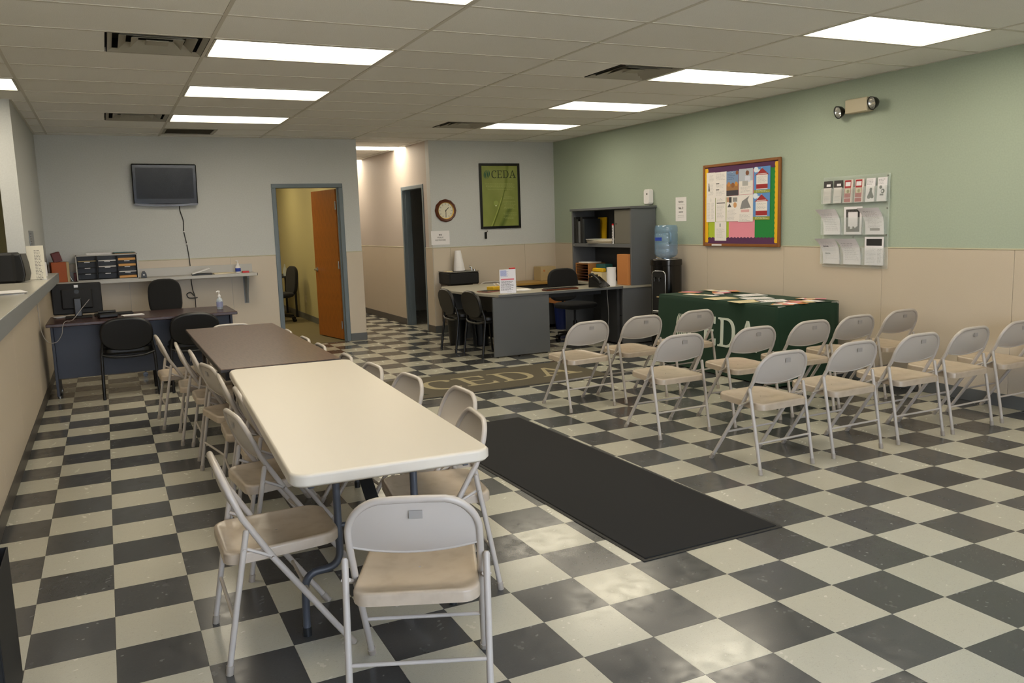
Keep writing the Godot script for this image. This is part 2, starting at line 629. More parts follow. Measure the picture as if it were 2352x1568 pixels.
func make_view() -> void:
	cam = Camera3D.new()
	cam.name = "camera"
	add_child(cam)
	cam.position = Vector3(0.09806, 1.56042, 3.36575)
	cam.rotation = Vector3(-0.1406, -0.44769, -0.03157)
	cam.fov = 44.506
	cam.near = 0.05
	cam.far = 200.0
	cam.current = true
	var e := Environment.new()
	e.background_mode = Environment.BG_SKY
	var s := ProceduralSkyMaterial.new()
	s.sky_top_color = Color(0.72, 0.80, 0.92)
	s.sky_horizon_color = Color(0.93, 0.94, 0.96)
	s.ground_bottom_color = Color(0.42, 0.41, 0.39)
	s.ground_horizon_color = Color(0.60, 0.60, 0.60)
	s.sky_energy_multiplier = 3.1
	s.ground_energy_multiplier = 2.0
	var sky := Sky.new()
	sky.sky_material = s
	e.sky = sky
	e.tonemap_mode = Environment.TONE_MAPPER_LINEAR
	e.tonemap_exposure = 1.13
	e.sdfgi_enabled = true
	e.ssao_enabled = true
	e.ssil_enabled = true
	# the sun stands behind the building: it lights the pavement outside, not the room
	var sun := DirectionalLight3D.new()
	sun.name = "sun"
	add_child(sun)
	sun.position = Vector3(0, 10, 0)
	sun.rotation = Vector3(deg_to_rad(-58.0), deg_to_rad(200.0), 0)
	sun.light_color = Color(1.0, 0.97, 0.92)
	sun.light_energy = 30.0
	sun.light_angular_distance = 0.6
	sun.shadow_enabled = true
	var w := WorldEnvironment.new()
	w.name = "environment"
	w.environment = e
	add_child(w)


# column and row of the ceiling grid of every lit fitting
const LAMPS := [[0, -6], [0, -3], [0, 0], [0, 3], [0, 6], [3, -6], [3, -3], [3, 0], [3, 3], [3, 6], [-2, 3], [-2, -2]]
const LAMP_ENERGY := 1.4
const VENTS := [[0, 0, -1], [0, 6, -1], [3, 0, -1], [3, 6, -1]]


func in_view(p: Vector3) -> float:
	# how large a floor tile at p shows, 0 outside the frame
	var q := cam.transform.affine_inverse() * p
	if q.z > -0.2: return 0.0
	var t := tan(deg_to_rad(cam.fov * 0.5))
	var x := q.x / -q.z / (t * 1.5)
	var y := q.y / -q.z / t
	if absf(x) > 1.08 or absf(y) > 1.08: return 0.0
	return 1.0 / pow(-q.z, 3.0)


func make_floor() -> void:
	var fl := struct("floor", boxes([[Vector3(-4.2, -0.12, HZ - 0.2), Vector3(RX + 0.2, -0.0035, FZ + 0.1)]]), M.subfloor)
	var rooms := [Rect2(LX, BZ, RX - LX, FZ - BZ), Rect2(HL, HZ, HR - HL, BZ - HZ)]
	var full := []
	for k in 6:
		var b := MB.new()
		b.bb(Vector3(0.0003, -0.0035, 0.0003), Vector3(T - 0.0003, 0.0, T - 0.0003), 0.0005)
		full.append(b.done(M["tile_%s_%d" % ["light" if k < 3 else "dark", k % 3]]))
	var list := []
	var rg := RandomNumberGenerator.new()
	rg.seed = 77
	for i in range(-2, 22):
		for j in range(-18, 47):
			var r := Rect2(i * T, -(j + 1) * T, T, T)
			var k := int(rg.randi() % 3) + (3 if posmod(i + j, 2) == 1 else 0)
			for room in rooms:
				var c: Rect2 = r.intersection(room)
				if c.size.x > 0.004 and c.size.y > 0.004:
					var mid := Vector3(c.position.x + c.size.x / 2, 0, c.position.y + c.size.y / 2)
					list.append([in_view(mid) * c.get_area(), c, k, c.size.x > T - 0.002 and c.size.y > T - 0.002])
	list.sort_custom(func(a, b): return a[0] > b[0])
	var rest := []
	for k in 6: rest.append(MB.new())
	for q in list.size():
		var c: Rect2 = list[q][1]
		var k: int = list[q][2]
		if q < 300:
			var o := MeshInstance3D.new()
			if list[q][3]:
				o.mesh = full[k]
				o.position = Vector3(c.position.x, 0, c.position.y)
			else:
				var b := MB.new()
				b.bb(Vector3(c.position.x + 0.0003, -0.0035, c.position.y + 0.0003), Vector3(c.end.x - 0.0003, 0, c.end.y - 0.0003), 0.0005)
				o.mesh = b.done(M["tile_%s_%d" % ["light" if k < 3 else "dark", k % 3]])
			put("tile", o, fl)
		else:
			rest[k].bb(Vector3(c.position.x + 0.0003, -0.0035, c.position.y + 0.0003), Vector3(c.end.x - 0.0003, 0, c.end.y - 0.0003))
	var am := ArrayMesh.new()
	for k in 6: rest[k].add_to(am, M["tile_%s_%d" % ["light" if k < 3 else "dark", k % 3]])
	var ro := MeshInstance3D.new()
	ro.mesh = am
	put("distant_tiles", ro, fl)
	ro.set_meta("kind", "stuff")
	part("carpet", boxes([[Vector3(-4.0, -0.0035, BZ), Vector3(LX - 0.14, 0.0, FZ)], [Vector3(0.3, -0.0035, HZ), Vector3(3.19, 0.0, BZ - 0.14)], [Vector3(2.19, -0.0035, BZ - 0.14), Vector3(3.03, 0.0, BZ - 0.05)]]), M.carpet, fl)
	part("restroom_floor", sbox(Vector3(HR + 0.02, -0.0035, -11.4), Vector3(RX, 0.0, BZ - 0.14)), M.tile_light_0, fl)


func make_ceiling() -> void:
	var ce := struct("ceiling", boxes([[Vector3(-4.2, H + 0.13, HZ - 0.2), Vector3(RX + 0.2, H + 0.2, FZ + 0.2)]]), M.plenum)
	var used := {}
	for l in LAMPS: used[[l[0], l[1]]] = "lamp"
	used[[2, 11]] = "lamp"
	used[[2, 15]] = "lamp"
	for v in VENTS: used[[v[0] + v[2], v[1]]] = "vent"
	used[[0, 8]] = "grille"
	var rg := RandomNumberGenerator.new()
	rg.seed = 5
	var rooms := [Rect2(-4.0, BZ, RX + 4.0, FZ - BZ), Rect2(HL, HZ, HR - HL, BZ - HZ)]
	for k in range(-4, 5):
		for r in range(-13, 20):
			var cell := Rect2(OX + k * PX, OZ - (r + 1) * PZ, PX, PZ)
			var what: String = used.get([k, r], "")
			for n in 2:
				var c: Rect2 = cell.intersection(rooms[n])
				if c.size.x < 0.05 or c.size.y < 0.03 or what == "lamp": continue
				var g := 0.0095
				var a := Vector3(c.position.x + g, H + 0.004, c.position.y + g)
				var b := Vector3(c.end.x - g, H + 0.02, c.end.y - g)
				if what == "vent": b.x = OX + (k + 0.5) * PX
				if what == "grille": a.x = OX + (k + 0.5) * PX
				part("ceiling_panel", sbox(a, b, 0.002), M["ceiling_panel_%d" % (rg.randi() % 3)], ce)
	# the grid
	for k in range(-3, 5):
		var x := OX + k * PX
		part("main_runner", sbox(Vector3(x - 0.012, H, BZ), Vector3(x + 0.012, H + 0.03, FZ), 0.001), M.tee, ce)
	part("main_runner", sbox(Vector3(OX + 2 * PX + 1.0 - 0.012, H, HZ), Vector3(OX + 2 * PX + 1.0 + 0.012, H + 0.03, BZ), 0.001), M.tee, ce)
	for r in range(-12, 20):
		var z := OZ - r * PZ
		if z < BZ:
			part("cross_tee", sbox(Vector3(HL, H + 0.0004, z - 0.012), Vector3(HR, H + 0.029, z + 0.012), 0.001), M.tee, ce)
		elif z < FZ:
			part("cross_tee", sbox(Vector3(-4.0, H + 0.0004, z - 0.012), Vector3(RX, H + 0.029, z + 0.012), 0.001), M.tee, ce)
	for w in [[Vector3(RX - 0.022, H, BZ), Vector3(RX, H + 0.004, FZ)], [Vector3(LX, H, BZ), Vector3(HL, H + 0.004, BZ + 0.022)], [Vector3(HR, H, BZ), Vector3(RX, H + 0.004, BZ + 0.022)], [Vector3(LX, H, BZ), Vector3(LX + 0.022, H + 0.004, -5.25)]]:
		part("wall_angle", sbox(w[0], w[1]), M.tee, ce)
	part("office_ceiling", sbox(Vector3(0.3, H, HZ), Vector3(3.19, H + 0.02, BZ - 0.14)), M.ceiling_panel_1, ce)
	part("restroom_ceiling", sbox(Vector3(HR + 0.12, H, -11.4), Vector3(RX, H + 0.02, BZ - 0.14)), M.ceiling_panel_1, ce)


func wainscot(wall: Node, a: Vector3, b: Vector3, out: Vector3, from := 0.0) -> void:
	# panels 4 feet wide along a -> b, standing out from the wall by 7 mm, joints of 3 mm
	var d := (b - a).normalized()
	var l := (b - a).length()
	var s := -from
	while s < l:
		var s0 := maxf(s, 0.0)
		var s1 := minf(s + PX, l)
		if s1 - s0 > 0.02:
			part("wainscot_panel", sbox(a + d * (s0 + 0.0015), a + d * (s1 - 0.0015) + out * 0.007 + Vector3(0, WH, 0), 0.001), M.wainscot, wall)
		s += PX
	part("cap_trim", sbox(a + Vector3(0, WH, 0), b + out * 0.011 + Vector3(0, WH + 0.012, 0), 0.003), M.cap_trim, wall)


func baseboard(side: String, a: Vector3, b: Vector3, out: Vector3, m := "base") -> void:
	struct("baseboard_" + side, sbox(a + out * 0.007, b + out * 0.0135 + Vector3(0, 0.105, 0), 0.003), M[m])


func steel_frame(called: String, axis_x: bool, at: float, s0: float, s1: float, top: float, depth0: float, depth1: float) -> void:
	# a hollow metal door frame: two jambs and a head with stops
	var o := Node3D.new()
	o.name = called
	add_child(o)
	o.set_meta("kind", "structure")
	var f := 0.055
	for e in [[s0 - f, s0, "jamb"], [s1, s1 + f, "jamb"]]:
		var b := MB.new()
		if axis_x:
			b.bb(Vector3(e[0], 0, depth0), Vector3(e[1], top, depth1), 0.004)
		else:
			b.bb(Vector3(depth0, 0, e[0]), Vector3(depth1, top, e[1]), 0.004)
		part("jamb", b, M.frame_steel, o)
	var h := MB.new()
	if axis_x:
		h.bb(Vector3(s0 - f, top, depth0), Vector3(s1 + f, top + f, depth1), 0.004)
	else:
		h.bb(Vector3(depth0, top, s0 - f), Vector3(depth1, top + f, s1 + f), 0.004)
	part("head", h, M.frame_steel, o)
	var st := MB.new()
	var dm := (depth0 + depth1) / 2
	for e in [[s0, s0 + 0.014], [s1 - 0.014, s1]]:
		if axis_x:
			st.bb(Vector3(e[0], 0, dm - 0.02), Vector3(e[1], top, dm + 0.02))
		else:
			st.bb(Vector3(dm - 0.02, 0, e[0]), Vector3(dm + 0.02, top, e[1]))
	part("door_stop", st, M.frame_steel, o)


func make_walls() -> void:
	var G: Material = M.wall_grey
	# back wall with the office door
	var wb := struct("wall_back", boxes([[Vector3(LX - 0.14, 0, BZ - 0.14), Vector3(2.135, H + 0.13, BZ)], [Vector3(3.085, 0, BZ - 0.14), Vector3(HL, H + 0.13, BZ)], [Vector3(2.135, 2.172, BZ - 0.14), Vector3(3.085, H + 0.13, BZ)]]), G)
	wainscot(wb, Vector3(LX, 0, BZ), Vector3(2.133, 0, BZ), Vector3(0, 0, 1), 0.35)
	wainscot(wb, Vector3(3.087, 0, BZ), Vector3(HL, 0, BZ), Vector3(0, 0, 1))
	baseboard("back", Vector3(LX, 0, BZ), Vector3(2.133, 0, BZ), Vector3(0, 0, 1))
	baseboard("back_corner", Vector3(3.087, 0, BZ), Vector3(HL + 0.007, 0, BZ), Vector3(0, 0, 1))
	steel_frame("trim_1", true, BZ, 2.19, 3.03, 2.117, BZ - 0.15, BZ + 0.012)
	# wall with the clock
	var wc := struct("wall_back_right", boxes([[Vector3(HR, 0, BZ - 0.14), Vector3(RX, H + 0.13, BZ)]]), G)
	wainscot(wc, Vector3(HR, 0, BZ), Vector3(RX, 0, BZ), Vector3(0, 0, 1), 0.95)
	baseboard("back_right", Vector3(HR - 0.007, 0, BZ), Vector3(RX, 0, BZ), Vector3(0, 0, 1))
	# right wall
	var wr := struct("wall_right", sbox(Vector3(RX, 0, BZ - 0.14), Vector3(RX + 0.14, H + 0.13, FZ)), M.wall_sage)
	wainscot(wr, Vector3(RX, 0, BZ), Vector3(RX, 0, FZ), Vector3(-1, 0, 0), 0.0)
	baseboard("right", Vector3(RX, 0, BZ), Vector3(RX, 0, FZ), Vector3(-1, 0, 0))
	# left: full wall as far as the pier, then a half wall that carries the counter
	var wl := struct("wall_left", boxes([[Vector3(LX - 0.14, 0, BZ), Vector3(LX, H + 0.13, -5.25)], ]), M.wall_grey)
	var wk := struct("wall_counter", sbox(Vector3(LX - 0.14, 0, -5.2499), Vector3(LX, 1.0995, FZ)), M.wall_grey)
	wainscot(wl, Vector3(LX, 0, -5.25), Vector3(LX, 0, BZ), Vector3(1, 0, 0), 0.5)
	var s := FZ
	while s > -5.2:
		part("wainscot_panel", sbox(Vector3(LX, 0, s - 0.0015), Vector3(LX + 0.007, 1.09, maxf(s - PX, -5.25) + 0.0015), 0.001), M.wainscot, wk)
		s -= PX
	baseboard("left", Vector3(LX, 0, BZ), Vector3(LX, 0, FZ), Vector3(1, 0, 0), "base_dark")
	# corridor
	var hl := struct("wall_corridor_left", sbox(Vector3(HL - 0.12, 0, HZ), Vector3(HL, H + 0.13, BZ - 0.14)), M.wall_pink)
	part("office_paint", sbox(Vector3(HL - 0.123, 0, HZ), Vector3(HL - 0.12, H, BZ - 0.14)), M.wall_olive, hl)
	wainscot(hl, Vector3(HL, 0, HZ), Vector3(HL, 0, BZ), Vector3(1, 0, 0))
	baseboard("office", Vector3(HL - 0.123, 0, HZ), Vector3(HL - 0.123, 0, BZ - 0.14), Vector3(-1, 0, 0))
	var hr := struct("wall_corridor_right", boxes([[Vector3(HR, 0, -8.345), Vector3(HR + 0.12, H + 0.13, BZ - 0.14)], [Vector3(HR, 0, HZ), Vector3(HR + 0.12, H + 0.13, -9.345)], [Vector3(HR, 2.172, -9.345), Vector3(HR + 0.12, H + 0.13, -8.345)]]), M.wall_pink)
	wainscot(hr, Vector3(HR, 0, -8.343), Vector3(HR, 0, BZ), Vector3(-1, 0, 0))
	wainscot(hr, Vector3(HR, 0, HZ), Vector3(HR, 0, -9.347), Vector3(-1, 0, 0))
	baseboard("corridor", Vector3(HR, 0, HZ), Vector3(HR, 0, -9.347), Vector3(-1, 0, 0), "base_dark")
	baseboard("corridor_corner", Vector3(HR, 0, -8.343), Vector3(HR, 0, BZ + 0.01), Vector3(-1, 0, 0), "base_dark")
	baseboard("corridor_left", Vector3(HL, 0, HZ), Vector3(HL, 0, BZ), Vector3(1, 0, 0), "base_dark")
	struct("wall_corridor_end", sbox(Vector3(0.2, 0, HZ - 0.14), Vector3(RX + 0.14, H + 0.13, HZ)), M.wall_pink)
	steel_frame("trim_2", false, HR, -9.29, -8.40, 2.117, HR - 0.012, HR + 0.13)
	# office and restroom beyond
	struct("wall_office_left", sbox(Vector3(0.18, 0, HZ), Vector3(0.3, H + 0.13, BZ - 0.14)), M.wall_olive)
	var rs := struct("wall_restroom", boxes([[Vector3(RX, 0, -11.5), Vector3(RX + 0.14, H + 0.13, BZ - 0.14)], [Vector3(HR + 0.12, 0, -11.5), Vector3(RX, H, -11.4)]]), M.wall_grey)
	part("mirror_panel", sbox(Vector3(6.33, 1.05, -10.9), Vector3(6.384, 2.05, -9.5), 0.004), M.black_gloss, rs)
	# the room behind the counter
	struct("wall_service_left", sbox(Vector3(-4.14, 0, BZ - 0.14), Vector3(-4.0, H + 0.13, FZ + 0.14)), M.wall_olive)
	struct("wall_service_back", sbox(Vector3(-4.0, 0, BZ - 0.14), Vector3(LX - 0.14, H + 0.13, BZ)), M.wall_olive)
	# shop front behind the camera
	struct("wall_front", boxes([[Vector3(-4.0, 0, FZ), Vector3(-0.35, H + 0.13, FZ + 0.14)], [Vector3(-0.35, 0, FZ), Vector3(3.55, 0.40, FZ + 0.14)], [Vector3(-0.35, 2.55, FZ), Vector3(3.55, H + 0.13, FZ + 0.14)], [Vector3(3.55, 0, FZ), Vector3(RX + 0.14, H + 0.13, FZ + 0.14)]]), G)
	for k in 3:
		var x0 := -0.35 + k * 1.3
		var w := Node3D.new()
		w.name = "window_%d" % (k + 1)
		add_child(w)
		w.set_meta("kind", "structure")
		part("window_frame", boxes([[Vector3(x0, 0.40, FZ + 0.03), Vector3(x0 + 0.05, 2.55, FZ + 0.11)], [Vector3(x0 + 1.25, 0.40, FZ + 0.03), Vector3(x0 + 1.30, 2.55, FZ + 0.11)], [Vector3(x0 + 0.05, 0.40, FZ + 0.03), Vector3(x0 + 1.25, 0.45, FZ + 0.11)], [Vector3(x0 + 0.05, 2.50, FZ + 0.03), Vector3(x0 + 1.25, 2.55, FZ + 0.11)]], 0.003), M.mullion, w)
		part("pane", sbox(Vector3(x0 + 0.05, 0.45, FZ + 0.067), Vector3(x0 + 1.25, 2.50, FZ + 0.073)), M.window_glass, w)
	var gr := struct("floor_outside", sbox(Vector3(-30, -0.25, FZ + 0.1), Vector3(40, -0.12, 60)), M.pavement)
	gr.set_meta("label", "pavement outside the shop front")


func make_office_door() -> void:
	# a slab door hung on the right jamb, standing open into the office
	var o := Node3D.new()
	o.name = "door_1"
	add_child(o)
	o.set_meta("kind", "structure")
	o.position = Vector3(3.03, 0, BZ - 0.13)
	var ang := 80.0
	o.rotation.y = deg_to_rad(-ang)
	# closed, the leaf runs along -x from the hinge
	part("door_leaf", sbox(Vector3(-0.835, 0.012, -0.022), Vector3(-0.004, 2.105, 0.022), 0.002), M.door_wood, o)
	for y in [0.22, 1.06, 1.88]:
		var b := MB.new()
		b.bb(Vector3(-0.03, y - 0.055, 0.0225), Vector3(0.0, y + 0.055, 0.0265))
		b.tube([Vector3(0.004, y - 0.055, 0.028), Vector3(0.004, y + 0.055, 0.028)], 0.007, 8)
		part("hinge", b, M.steel_bare, o)
	var h := MB.new()
	for s in [-1, 1]:
		var k := Transform3D(Basis(Vector3(1, 0, 0), PI / 2 * s), Vector3(-0.77, 0.98, 0.022 * s))
		h.X = k
		h.lathe([Vector2(0, 0.0), Vector2(0.032, 0.0), Vector2(0.032, 0.008), Vector2(0.012, 0.012), Vector2(0.011, 0.045), Vector2(0, 0.046)], 16)
		h.X = Transform3D()
		h.tube(fillet([Vector3(-0.77, 0.98, 0.05 * s), Vector3(-0.77, 0.98, 0.068 * s), Vector3(-0.66, 0.98, 0.068 * s)], 0.015), 0.0095, 8)
	part("lever_handle", h, M.steel_bare, o)


func lamp_at(k: int, r: int, label: String, power := LAMP_ENERGY) -> void:
	var c := Vector3(OX + (k + 0.5) * PX, H, OZ - (r + 0.5) * PZ)
	var w := PX - 0.03
	var d := PZ - 0.03
	var o := thing("ceiling_light", label, "ceiling light", c, 0.0, "fluorescent troffers set in the ceiling grid")
	var b := MB.new()
	b.bb(Vector3(-w / 2, 0.0, -d / 2), Vector3(w / 2, 0.03, -d / 2 + 0.014))
	b.bb(Vector3(-w / 2, 0.0, d / 2 - 0.014), Vector3(w / 2, 0.03, d / 2))
	b.bb(Vector3(-w / 2, 0.0, -d / 2), Vector3(-w / 2 + 0.014, 0.03, d / 2))
	b.bb(Vector3(w / 2 - 0.014, 0.0, -d / 2), Vector3(w / 2, 0.03, d / 2))
	b.bb(Vector3(-w / 2, 0.09, -d / 2), Vector3(w / 2, 0.1, d / 2))
	part("housing", b, M.tee, o)
	part("diffuser", sbox(Vector3(-w / 2 + 0.015, 0.012, -d / 2 + 0.015), Vector3(w / 2 - 0.015, 0.016, d / 2 - 0.015)), M.diffuser, o)
	var l := AreaLight3D.new()
	l.name = "light"
	o.add_child(l)
	l.position = Vector3(0, 0.008, 0)
	l.rotation.x = -PI / 2
	l.area_size = Vector2(w - 0.04, d - 0.04)
	l.light_color = Color(1.0, 0.94, 0.83)
	l.light_energy = power
	l.area_range = 20.0
	l.area_attenuation = 2.0
	l.shadow_enabled = true


func make_ceiling_things() -> void:
	var names := {
		"0,-6": "fluorescent ceiling light over the shop front end of the white table row",
		"0,-3": "fluorescent ceiling light above the near half of the white table",
		"0,0": "large fluorescent ceiling light beside the ceiling vent over the white table",
		"0,3": "fluorescent ceiling light above the brown table",
		"0,6": "fluorescent ceiling light in front of the wall television",
		"3,-6": "fluorescent ceiling light over the open floor by the shop front",
		"3,-3": "fluorescent ceiling light next to the wall with the emergency lamp",
		"3,0": "fluorescent ceiling light above the folding chair rows, beside a ceiling vent",
		"3,3": "fluorescent ceiling light in front of the cork board",
		"3,6": "fluorescent ceiling light above the grey office desk, beside a small vent",
		"-2,3": "fluorescent ceiling light over the room behind the counter",
		"-2,-2": "fluorescent ceiling light deep in the room behind the counter"}
	for l in LAMPS:
		lamp_at(l[0], l[1], names["%d,%d" % [l[0], l[1]]])
	lamp_at(2, 11, "fluorescent ceiling light inside the corridor", 2.2)
	lamp_at(2, 15, "added fluorescent ceiling light brightening the far end of the corridor", 2.2)  # second corridor lamp, added to brighten the corridor walls
	# office lamps, out of sight from the front room; the deeper added for brightness
	for z in [-9.7, -12.0]:
		var o := thing("ceiling_light", "fluorescent ceiling light in the office, %s" % ("just behind the door" if z > -10.0 else "added deep inside for brightness"), "ceiling light", Vector3(1.9, H, z), 0.0, "fluorescent troffers set in the ceiling grid")
		part("diffuser", sbox(Vector3(-0.58, -0.012, -0.28), Vector3(0.58, -0.002, 0.28)), M.diffuser, o)
		var l := AreaLight3D.new()
		l.name = "light"
		o.add_child(l)
		l.position = Vector3(0, -0.02, 0)
		l.rotation.x = -PI / 2
		l.area_size = Vector2(1.1, 0.5)
		l.light_color = Color(1.0, 0.90, 0.68)
		l.light_energy = 2.4
		l.area_range = 20.0
		l.area_attenuation = 2.0
		l.shadow_enabled = true
	# square diffusers: nested cones of sheet metal in half a cell
	var vl := ["square ceiling air vent beside the large light over the white table", "square ceiling air vent beside the light in front of the television", "square ceiling air vent beside the light over the folding chair rows", "square ceiling air vent beside the light over the grey desk"]
	for n in VENTS.size():
		var v: Array = VENTS[n]
		var x0: float = OX + v[0] * PX - PX * 0.5
		var c := Vector3(x0 + PX * 0.25, H, OZ - (v[1] + 0.5) * PZ)
		var t := thing("ceiling_vent", vl[n], "vent", c, 0.0, "square air diffusers in the ceiling")
		var e := 0.296
		part("housing", boxes([[Vector3(-e, 0.09, -e), Vector3(e, 0.1, e)], [Vector3(-e, 0.0, -e), Vector3(-e + 0.004, 0.09, e)], [Vector3(e - 0.004, 0.0, -e), Vector3(e, 0.09, e)], [Vector3(-e, 0.0, -e), Vector3(e, 0.09, -e + 0.004)], [Vector3(-e, 0.0, e - 0.004), Vector3(e, 0.09, e)]]), M.vent_dark, t)
		for ring in 3:
			var o0: float = [0.290, 0.228, 0.155][ring]
			var i0: float = [0.262, 0.178, 0.105][ring]
			var yb: float = [0.0, 0.004, 0.008][ring]
			var yt: float = yb + [0.020, 0.042, 0.040][ring]
			var b := MB.new()
			for q in 4:
				b.X = Transform3D(Basis(Vector3.UP, PI / 2 * q), Vector3())
				var nn := Vector3(0, -0.75, -0.66)
				b.quad(Vector3(-o0, yb, o0), Vector3(o0, yb, o0), Vector3(i0, yt, i0), Vector3(-i0, yt, i0), nn)
				b.quad(Vector3(-o0, yb + 0.002, o0), Vector3(o0, yb + 0.002, o0), Vector3(i0, yt + 0.002, i0), Vector3(-i0, yt + 0.002, i0), -nn)
				b.quad(Vector3(-o0, yb, o0), Vector3(o0, yb, o0), Vector3(o0, yb + 0.002, o0), Vector3(-o0, yb + 0.002, o0), Vector3(0, 0, 1))
			part("cone", b, M.vent_metal, t)
		part("centre_plate", sbox(Vector3(-0.068, 0.010, -0.068), Vector3(0.068, 0.018, 0.068), 0.003), M.vent_metal, t)
	# return grille near the back wall
	var gt := thing("ceiling_grille", "brown slatted return air grille in the ceiling by the back wall", "vent", Vector3(OX + PX * 0.25, H, OZ - 8.5 * PZ))
	part("frame", boxes([[Vector3(-0.292, -0.002, -0.292), Vector3(0.292, 0.012, -0.262)], [Vector3(-0.292, -0.002, 0.262), Vector3(0.292, 0.012, 0.292)], [Vector3(-0.292, -0.002, -0.262), Vector3(-0.262, 0.012, 0.262)], [Vector3(0.262, -0.002, -0.262), Vector3(0.292, 0.012, 0.262)]], 0.002), M.vent_metal, gt)
	part("backing", sbox(Vector3(-0.26, 0.03, -0.26), Vector3(0.26, 0.034, 0.26)), M.vent_dark, gt)
	for k in 20:
		var b := MB.new()
		b.X = Transform3D(Basis(Vector3(1, 0, 0), 0.7), Vector3(0, 0.012, -0.25 + k * 0.0263))
		b.box(Vector3(), Vector3(0.522, 0.0015, 0.022))
		part("slat", b, M.grille_slat, gt)


# ---------------------------------------------------------------- chairs
# every chair stands on its two rear feet at the origin and faces -z

func frame_z(y: float) -> float:
	if y < 0.40: return lerpf(-0.455, -0.180, y / 0.40)
	if y < 0.56: return lerpf(-0.180, -0.085, (y - 0.40) / 0.16)
	return lerpf(-0.085, -0.020, (y - 0.56) / 0.17)


func make_folding_chair() -> Node3D:
	var o := Node3D.new()
	var en: Material = M.chair_enamel
	# bent tube: front legs, sides and the arch of the back
	var hw := 0.207
	var pts := []
	for y in [0.02, 0.2, 0.40, 0.48, 0.56, 0.59]:
		pts.append(Vector3(hw, y, frame_z(y)))
	for k in 9:
		var a := PI / 2 * (k + 1) / 10.0
		var y := 0.604 + 0.126 * sin(a)
		pts.append(Vector3(0.085 + (hw - 0.085) * cos(a), y, frame_z(y)))
	pts.append(Vector3(0.05, 0.7305, frame_z(0.7305)))
	var all := pts.duplicate()
	for k in range(pts.size() - 1, -1, -1):
		all.append(Vector3(-pts[k].x, pts[k].y, pts[k].z))
	var fr := part("tube_frame", stick(all, 0.0120, 10), en, o)
	# rear legs
	for s in [-1, 1]:
		var lg := part("rear_leg", stick([Vector3(0.222 * s, 0.02, -0.002), Vector3(0.224 * s, 0.26, -0.045), Vector3(0.226 * s, 0.515, -0.093), Vector3(0.226 * s, 0.522, -0.0945)], [0.0112, 0.0112, 0.0112, 0.007], 10), en, o)
		part("foot_cap", stick([Vector3(0.222 * s, 0.0, 0.0), Vector3(0.222 * s, 0.034, -0.005)], 0.0142, 10), M.foot_plastic, lg)
		part("foot_cap", stick([Vector3(hw * s, 0.0, -0.455), Vector3(hw * s, 0.034, frame_z(0.034))], 0.0148, 10), M.foot_plastic, fr)
		# folding link and its rivets
		var b := MB.new()
		b.tube([Vector3(0.2145 * s, 0.452, -0.084), Vector3(0.213 * s, 0.424, -0.140), Vector3(0.2145 * s, 0.402, -0.182)], 0.0065, 8)
		for q in [Vector3(0.2265 * s, 0.452, -0.082), Vector3(0.2165 * s, 0.402, -0.180)]:
			b.tube([q, q + Vector3(0.013 * s, 0, 0)], 0.0055, 8)
		part("hinge_link", b, en, o)
	part("rear_stretcher", stick([Vector3(-0.223, 0.188, -0.033), Vector3(0.223, 0.188, -0.033)], 0.0072, 8), en, o)
	part("front_stretcher", stick([Vector3(-hw, 0.205, frame_z(0.205)), Vector3(hw, 0.205, frame_z(0.205))], 0.0072, 8), en, o)
	# pressed back panel: curved, with a rolled lower edge
	var g := []
	for i in 9:
		var row := []
		var v := i / 8.0
		for j in 17:
			var u := j / 8.0 - 1.0
			var x := u * 0.2
			var top := 0.722
			if absf(x) > 0.085:
				var c := clampf((absf(x) - 0.085) / 0.117, 0.0, 1.0)
				top = 0.604 + 0.118 * sqrt(maxf(0.0, 1.0 - c * c))
			var bot := 0.535 + 0.026 * u * u
			var y := lerpf(bot, top, v)
			var dish := 0.022 * (1.0 - u * u) * sin(PI * clampf(v * 0.85 + 0.12, 0.0, 1.0))
			row.append(Vector3(x, y, frame_z(y) + dish + 0.002))
		g.append(row)
	var bk := MB.new()
	bk.sheet(g, 0.0015)
	bk.tube(g[0], 0.0045, 6)
	var panel := part("back_panel", bk, en, o)
	panel.position.z = 0.001
	var stk := MB.new()
	stk.box(Vector3(0.012, 0.682, frame_z(0.682) + 0.0225), Vector3(0.042, 0.026, 0.0012))
	part("inventory_sticker", stk, M.sticker_grey, panel)
	# pressed seat pan, dished, with a deep rounded skirt
	var rings := []
	var outline := []
	var corners := [[0.200, -0.018, 0.055], [0.186, -0.438, 0.075]]
	for q in 4:
		var cr: Array = corners[0] if q < 2 else corners[1]
		var sx: float = [1, -1, -1, 1][q]
		var sz := 1.0 if q < 2 else -1.0
		var ctr := Vector2(sx * (cr[0] - cr[2]), cr[1] - sz * cr[2])
		for i in 7:
			var a := PI / 2 * (q + i / 6.0)
			outline.append(ctr + Vector2(cos(a), sin(a)) * cr[2])
	var mid := Vector2(0, -0.23)
	for st in [[1.0, -0.040], [1.0, -0.008], [0.985, -0.002], [0.955, 0.0], [0.90, -0.002], [0.80, -0.007], [0.55, -0.011], [0.02, -0.013]]:
		var ring := []
		for p in outline:
			var q: Vector2 = mid + (p - mid) * st[0]
			var tilt: float = 0.428 + (-q.y) * 0.030
			ring.append(Vector3(q.x, tilt + st[1], q.y))
		ring.append(ring[0])
		rings.append(ring)
	var sm := MB.new()
	sm.sheet(rings, 0.0015)
	part("seat_pan", sm, M.seat_enamel, o)
	return o


func chair(proto: Node3D, called: String, x: float, z: float, turn: float, label: String, category: String, group: String) -> Node3D:
	var o: Node3D = proto.duplicate()
	o.name = numbered(called)
	add_child(o)
	o.position = Vector3(x, 0, z)
	o.rotation.y = deg_to_rad(turn)
	tag(o, label, category, group)
	return o


